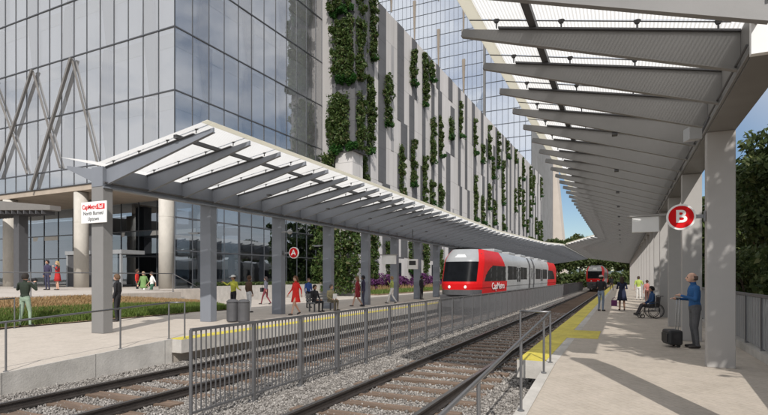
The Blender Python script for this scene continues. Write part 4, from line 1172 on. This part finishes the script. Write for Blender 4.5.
    if dress:
        col,hem=dress; zt=1.44 if coat else 1.10
        rr=[]
        lv=[(hem,.245 if not coat else .25,.185),((hem+.95)/2,.21,.16),(.95,.185,.14),(1.08,.145 if not coat else .175,.122 if not coat else .13)]
        if coat: lv+= [(1.25,.185,.145),(1.38,.18,.125),(1.45,.115,.09)]
        else: lv+=[(1.22,.15,.128),(1.34,.155,.13),(1.42,.12,.10)]
        loft(m:=MB(),[(tz(z) if z>.9 else V((0,0,z))+d,a,b) for z,a,b in lv],18)
        # folds
        m.v=[(x*(1+.06*math.sin(9*math.atan2(y,x))*(1 if z<.9 else 0)),y*(1+.06*math.sin(9*math.atan2(y,x))*(1 if z<.9 else 0)),z) for x,y,z in m.v]
        m.build('coat' if coat else 'dress',cloth(col),root,smooth=True)
    root.scale=(S*bulk,S*bulk,S)
    return root
BK=(.015,.015,.018); NV=(.015,.02,.05); WH_=(.7,.69,.66)
# --- right platform, near: man with the suitcase
def gp(u,v,z=0):  # ground point seen at pixel
    D=512*(1.7-z)/(v-277); return at(u,D,z)
def ang_to(deg): return deg
x,y,z=gp(695,348); 
man=person((x,y,0),-82,'bald man in blue sweater holding a black suitcase handle beside the nearest right column',1.80,top=(.02,.10,.27),bot=(.10,.10,.105),skin='l',hair=(.14,.10,.08),bald=True,bulk=1.13,vox=.0095,detail=True,lean=.05,
    arms={'R':[(-.25,-.06,1.13),(-.20,-.29,1.13),(-.17,-.38,1.16)],'L':[(.25,-.05,1.14),(.10,-.27,1.22),(.02,-.34,1.25)]})
# suitcase
Lx,Ly=x-.47,y+.06
sc_=empty('suitcase',(Lx,Ly,0),R(-75),'small black wheeled suitcase with raised handle standing on the right platform','suitcase')
m=MB(); m.box(-.25,.25,-.16,.16,.06,.42); m.build('case',black,sc_,bevel=.05)
m=MB(); m.box(-.19,.19,-.185,-.163,.12,.34); m.build('pocket',black,sc_,bevel=.02)
m=MB(); 
for s in (-.09,.09): m.tube((s,.10,.42),(s,.13,1.165),.012,.012,6)
m.build('pole',wheelm,sc_)
m=MB(); m.tube((-.12,.13,1.175),(.12,.13,1.175),.02,.02,8); m.build('grip',black,sc_)
for s in (-.16,.16):
    m=MB(); m.tube((s-.02,.08,.045),(s+.02,.08,.045),.045,.045,12); m.build('wheel',rubber,sc_)
# man in black tee, jeans, arms crossed, cap
x,y,z=gp(601,311); person((x,y,0),150,'man in black t-shirt and light jeans with a pale cap beside the yellow strip',1.78,top=BK,bot=(.20,.25,.34),skin='l',cap=(.55,.45,.42),sleeves=False,vox=.013,
    arms={'R':[(-.27,.0,1.13),(-.08,-.22,1.12),(.03,-.24,1.14)],'L':[(.27,.0,1.13),(.10,-.20,1.16),(-.01,-.25,1.17)]})
x,y,z=gp(622,310.5); person((x,y,0),190,'woman in navy blue dress standing with crossed arms on the right platform',1.72,top=NV,bot=NV,skin='m',hairlen=.18,fem=True,dress=(NV,.52),sleeves=False,bare_legs=True,vox=.013,
    arms={'R':[(-.24,.0,1.13),(-.07,-.2,1.12),(.02,-.23,1.14)],'L':[(.24,.0,1.13),(.10,-.18,1.17),(.02,-.24,1.2)]})
bg=empty('handbag',(x-.36,y+.0,.22),0,'purple bag held beside the navy dress on the right platform','bag')
m=MB(); m.box(-.14,.14,-.06,.06,0,.30); m.build('pouch',cloth((.16,.04,.14)),bg,bevel=.03)
m=MB(); m.torus((0,0,.32),.10,.012,'y',16,5); m.build('strap',cloth((.16,.04,.14)),bg)
x,y,z=gp(611.5,290.5); person((x,y,0),20,'small distant person in dark clothes far along the right platform',1.74,top=(.04,.04,.05),bot=(.10,.07,.06),pose='walk',skin='m',vox=.03)
x,y,z=gp(638.5,300); person((x,y,0),170,'person in lime green top and white trousers on the right platform',1.75,top=(.38,.48,.10),bot=WH_,skin='l',vox=.016,sleeves=False,arms={'R':[(-.27,-.05,1.15),(-.30,-.2,1.3),(-.30,-.25,1.38)]})
x,y,z=gp(645.5,303); person((x+.1,y,0),200,'woman in dusty pink top behind the wheelchair user',1.50,top=(.45,.16,.14),bot=(.12,.05,.04),skin='m',vox=.018,fem=True)
# wheelchair user (facing left)
x,y,z=gp(652,318); wc=(x,y,0)
wr=empty('wheelchair',wc,R(-78),'wheelchair with large spoked wheels on the right platform','wheelchair')
for s in (-.29,.29):
    w0=empty_o=None
    m=MB(); m.torus((s,.08,.31),.295,.016,'x',30,6); m.torus((s+(.035 if s>0 else -.035),.08,.31),.25,.008,'x',30,5)
    wo=m.build('rear_wheel',rubber,wr)
    m=MB(); 
    for k in range(14):
        t=2*math.pi*k/14; m.tube((s,.08,.31),(s,.08+.29*math.cos(t),.31+.29*math.sin(t)),.003,.003,4)
    m.tube((s-.03,.08,.31),(s+.03,.08,.31),.03,.03,10); m.build('spokes',wheelm,wo)
    m=MB(); m.torus((s*.85,-.42,.09),.075,.018,'x',18,6); m.tube((s*.85,-.42,.09),(s*.85,-.36,.34),.012,.012,6); m.build('front_wheel',rubber,wr)
    m=MB(); m.tube((s*.85,.2,.46),(s*.85,-.36,.44),.013,.013,6); m.tube((s*.85,.2,.30),(s*.85,-.34,.28),.013,.013,6); m.tube((s*.85,.20,.28),(s*.85,.24,.92),.013,.013,6); m.tube((s*.85,.24,.92),(s*.85,.36,.92),.016,.016,6)
    m.tube((s*.85,.2,.66),(s*.85,-.15,.66),.016,.016,6); m.tube((s*.85,-.15,.66),(s*.85,-.18,.44),.012,.012,6); m.tube((s*.85,-.34,.44),(s*.6,-.55,.12),.012,.012,6); m.box(s*.6-.07,s*.6+.07,-.66,-.5,.10,.12); m.build('frame',darkp,wr)
m=MB(); m.box(-.24,.24,-.25,.20,.455,.485); m.build('seat',black,wr)
m=MB(); m.hexa([(-.24,.20,.48),(.24,.20,.48),(.24,.225,.48),(-.24,.225,.48),(-.24,.24,.88),(.24,.24,.88),(.24,.265,.88),(-.24,.265,.88)]); m.build('backrest',black,wr)
p=person((wc[0],wc[1],.03),-78,'dark-haired person in blue jacket sitting in the wheelchair',1.70,pose='sit',top=(.02,.06,.16),bot=(.05,.045,.05),skin='m',hair=(.012,.01,.01),vox=.014,
    legs={'R':[(-.11,-.40,.53),(-.12,-.56,.20),(-.12,-.68,.14)],'L':[(.11,-.40,.53),(.12,-.56,.20),(.12,-.68,.14)]})
# --- left side
x,y,z=gp(25,328,-.03)
person((x,y,zra(y)),200,'photographer in dark green jacket and pale green trousers holding up a camera',1.80,top=(.016,.025,.015),bot=(.24,.32,.24),skin='l',hair=(.02,.015,.012),vox=.014,
    legs={'R':[(-.12,-.06,.50),(-.16,-.02,.09),(-.18,-.16,.04)],'L':[(.10,.02,.50),(.14,.06,.09),(.16,-.08,.04)]},
    arms={'R':[(-.33,-.08,1.22),(-.15,-.28,1.45),(-.08,-.33,1.50)],'L':[(.33,-.08,1.22),(.15,-.28,1.45),(.08,-.33,1.50)]})
cmr=empty('photo_camera',(x,y,zra(y)),R(200),'black photo camera held up by the photographer in green','camera')
m=MB(); m.box(-.08,.08,-.42,-.35,1.53,1.64); m.build('camera_body',black,cmr,bevel=.01); m=MB(); m.tube((0,-.42,1.58),(0,-.52,1.58),.04,.045,14); m.build('lens',black,cmr)
def pz(u,v,h,px,z): # from pixel height
    D=512*h/px; p=at(u,D,z); return p
def stand_at(u,D,z): 
    return at(u,D,z)
p=at(47.5,30.2,PZ); person(p,10,'man in dark navy suit standing with a woman in red on the upper plaza',1.76,top=(.035,.03,.07),bot=(.035,.035,.07),skin='m',hair=(.02,.01,.01),vox=.02)
p=at(57.5,30.2,PZ); person(p,-15,'blond woman in red dress on the upper plaza near the entrance box',1.70,top=(.05,.02,.02),bot=(.4,.02,.02),skin='l',hair=(.35,.25,.12),hairlen=.2,fem=True,dress=((.40,.015,.015),.55),sleeves=True,bare_legs=True,vox=.02,
    arms={'L':[(.28,-.12,1.22),(.12,-.25,1.40),(.08,-.25,1.48)]})
x,y,z=gp(117.3,321.5); person((x,y,0),-60,'man in black standing beside the first left column',1.80,top=BK,bot=BK,skin='l',hair=(.12,.07,.04),vox=.015)
p=at(137,33.2,.46); person(p,130,'person in red shirt and dark trousers on the plaza steps',1.74,top=(.55,.03,.02),bot=BK,skin='m',vox=.02)
p=at(143.5,31.6,.31); person(p,25,'woman in green coat and white trousers walking down the plaza steps',1.72,pose='walk',top=(.14,.24,.08),bot=WH_,skin='l',hair=(.3,.22,.14),hairlen=.15,fem=True,dress=((.15,.26,.09),.72),coat=True,vox=.02)
p=at(152,31.4,.31); person(p,-25,'person in white shirt and dark green trousers walking down the plaza steps',1.70,pose='walk',top=WH_,bot=(.03,.10,.06),skin='m',vox=.02,sleeves=False)
p=at(206.3,32.5,.0); person(p,100,'dark dressed person half hidden behind the second left column',1.76,top=BK,bot=BK,skin='m',vox=.022)
x,y,z=gp(233.5,312.5); person((x,y,0),-10,'worker in yellow vest and white cap with one arm stretched out behind the bins',1.78,top=(.42,.42,.05),bot=BK,skin='m',cap=(.6,.6,.58),vox=.016,
    arms={'R':[(-.42,-.02,1.30),(-.66,-.06,1.42),(-.75,-.08,1.46)],'L':[(.36,-.05,1.16),(.58,-.12,1.10),(.66,-.14,1.09)]})
x,y,z=gp(249,312.5); person((x,y,0),160,'man in brown jacket and white trousers right of the litter bins',1.76,top=(.09,.05,.03),bot=(.66,.66,.66),skin='m',hair=(.08,.04,.02),vox=.016)
x,y,z=gp(266,304.5); person((x,y,0),-80,'woman in grey top and maroon trousers walking behind the platform',1.72,pose='walk',top=(.12,.12,.15),bot=(.16,.03,.04),skin='l',hair=(.03,.02,.02),hairlen=.12,fem=True,vox=.018)
bg=empty('shoulder_bag',(x-.28,y,.78),0,'black shoulder bag carried by the woman in grey','bag'); m=MB(); m.box(-.07,.07,-.15,.15,0,.26); m.build('pouch',black,bg,bevel=.02); m=MB(); m.tube((.05,-.1,.26),(.16,0,.62),.01,.01,5); m.build('strap',black,bg)
x,y,z=gp(276.5,303); person((x,y,0),80,'white-haired person in dark maroon coat half hidden by the third left column',1.82,top=(.12,.13,.13),bot=(.14,.02,.03),skin='l',hair=(.6,.58,.55),vox=.018)
x,y,z=gp(295.8,315); person((x,y,0),-20,'woman in bright red coat and black boots walking on the left platform',1.74,pose='walk',top=(.62,.02,.015),bot=(.5,.35,.28),skin='l',hair=(.12,.05,.025),hairlen=.10,fem=True,dress=((.65,.02,.015),.58),coat=True,bare_legs=True,vox=.014)
# bench group
fr_=R(78)
def onbench(t,off=-.0): 
    c,s=math.cos(fr_),math.sin(fr_); return (bx+t*c-off*s,by+t*s+off*c,0)
person(onbench(-.6,.0),78,'person in black sitting at the near end of the platform bench',1.74,pose='sit',top=BK,bot=BK,skin='m',hair=(.02,.015,.01),vox=.017)
person(onbench(.5,.0),78,'grey-haired man in khaki shirt sitting on the bench reading a paper',1.74,pose='sit',top=(.32,.28,.16),bot=(.14,.12,.08),skin='l',hair=(.10,.09,.08),vox=.017,lean=.12)
x,y,z=gp(319.5,308.5); person((x-.9,y+.3,0),70,'man in blue shirt standing behind the platform bench',1.62,top=(.03,.08,.28),bot=BK,skin='l',hair=(.14,.08,.05),vox=.017)
x,y,_=onbench(.5,-.36); o_=MB(); o_.box(-.02,.0,-.18,.18,0,.24); tag(o_.build('newspaper',white,loc=(x,y,.62)),'white newspaper held by the man on the bench','newspaper')
x,y,z=gp(357.5,306.5); person((x,y,0),-60,'woman in dark red dress walking beside a man in a suit on the left platform',1.72,pose='walk',top=(.22,.02,.025),bot=(.2,.02,.02),skin='l',hair=(.2,.12,.06),hairlen=.15,fem=True,dress=((.24,.02,.03),.55),bare_legs=True,vox=.018)
x,y,z=gp(363.5,306.5); person((x,y,0),-60,'man in dark navy suit walking beside a woman in dark red on the left platform',1.78,top=(.03,.025,.06),bot=(.03,.03,.06),skin='d',hair=BK,vox=.018)
x,y,z=gp(392,303.5); person((x,y,0),-70,'woman in lime green top and white trousers walking on the left platform',1.74,pose='walk',top=(.35,.42,.12),bot=WH_,skin='l',hair=(.3,.2,.1),fem=True,vox=.02,arms={'L':[(.26,-.12,1.2),(.12,-.25,1.38),(.08,-.26,1.46)]})
x,y,z=gp(421.5,299.5); person((x,y,0),80,'man in black standing near the front of the left train',1.78,top=BK,bot=BK,skin='d',hair=BK,vox=.022)
x,y,z=gp(437.5,296.5); person((x,y,0),60,'woman in plum jacket with a white bag close to the front of the train',1.72,top=(.10,.02,.07),bot=(.10,.03,.04),skin='m',hair=(.02,.01,.01),hairlen=.1,fem=True,vox=.024)

# ================================================================== light and sky
sun_dir=Vector((.455,-.891,math.tan(R(39.5))))
el=R(39.5); az=math.atan2(.455,-.891)
L=bpy.data.lights.new('sun','SUN'); L.energy=3.9; L.angle=R(.53); L.color=(1,.955,.90)
lo=bpy.data.objects.new('sun',L); link(lo); lo.rotation_euler=(-sun_dir).to_track_quat('-Z','Y').to_euler()
w=bpy.data.worlds.new('World'); sc.world=w; w.use_nodes=True; nt=w.node_tree; n=nt.nodes; l=nt.links
bg=n['Background']; sky=n.new('ShaderNodeTexSky'); sky.sky_type='NISHITA'; sky.sun_disc=False; sky.sun_elevation=el; sky.sun_rotation=az; sky.air_density=1.0; sky.dust_density=.1; sky.ozone_density=3.0
tc=n.new('ShaderNodeTexCoord'); mp=n.new('ShaderNodeMapping'); mp.inputs['Scale'].default_value=(1,1,2.6); l.new(tc.outputs['Generated'],mp.inputs[0])
nz=n.new('ShaderNodeTexNoise'); nz.inputs['Scale'].default_value=2.3; nz.inputs['Detail'].default_value=8; nz.inputs['Roughness'].default_value=.6; l.new(mp.outputs[0],nz.inputs[0])
rp=n.new('ShaderNodeValToRGB'); rp.color_ramp.elements[0].position=.29; rp.color_ramp.elements[1].position=.52; l.new(nz.outputs[0],rp.inputs[0])
# clouds mostly in the half of the sky behind the camera
sep=n.new('ShaderNodeSeparateXYZ'); l.new(tc.outputs['Generated'],sep.inputs[0])
mr=n.new('ShaderNodeMapRange'); mr.inputs['From Min'].default_value=.965; mr.inputs['From Max'].default_value=.90; l.new(sep.outputs['Y'],mr.inputs['Value'])
mm=n.new('ShaderNodeMath'); mm.operation='MULTIPLY'; l.new(rp.outputs[0],mm.inputs[0]); l.new(mr.outputs[0],mm.inputs[1])
mf=n.new('ShaderNodeMath'); mf.operation='MULTIPLY'; mf.inputs[1].default_value=.85; l.new(mm.outputs[0],mf.inputs[0])
mx=n.new('ShaderNodeMix'); mx.data_type='RGBA'; l.new(mf.outputs[0],mx.inputs[0]); l.new(sky.outputs[0],mx.inputs[6]); mx.inputs[7].default_value=(10.6,10.7,11.0,1)
l.new(mx.outputs[2],bg.inputs[0]); bg.inputs[1].default_value=.088
vs_=sc.view_settings; vs_.view_transform='Standard'; vs_.look='None'; vs_.gamma=1; vs_.use_curve_mapping=False; vs_.exposure=0
sc.cycles.max_bounces=8; sc.cycles.transparent_max_bounces=16; sc.cycles.diffuse_bounces=3; sc.cycles.glossy_bounces=3
sc.cycles.use_denoising=True
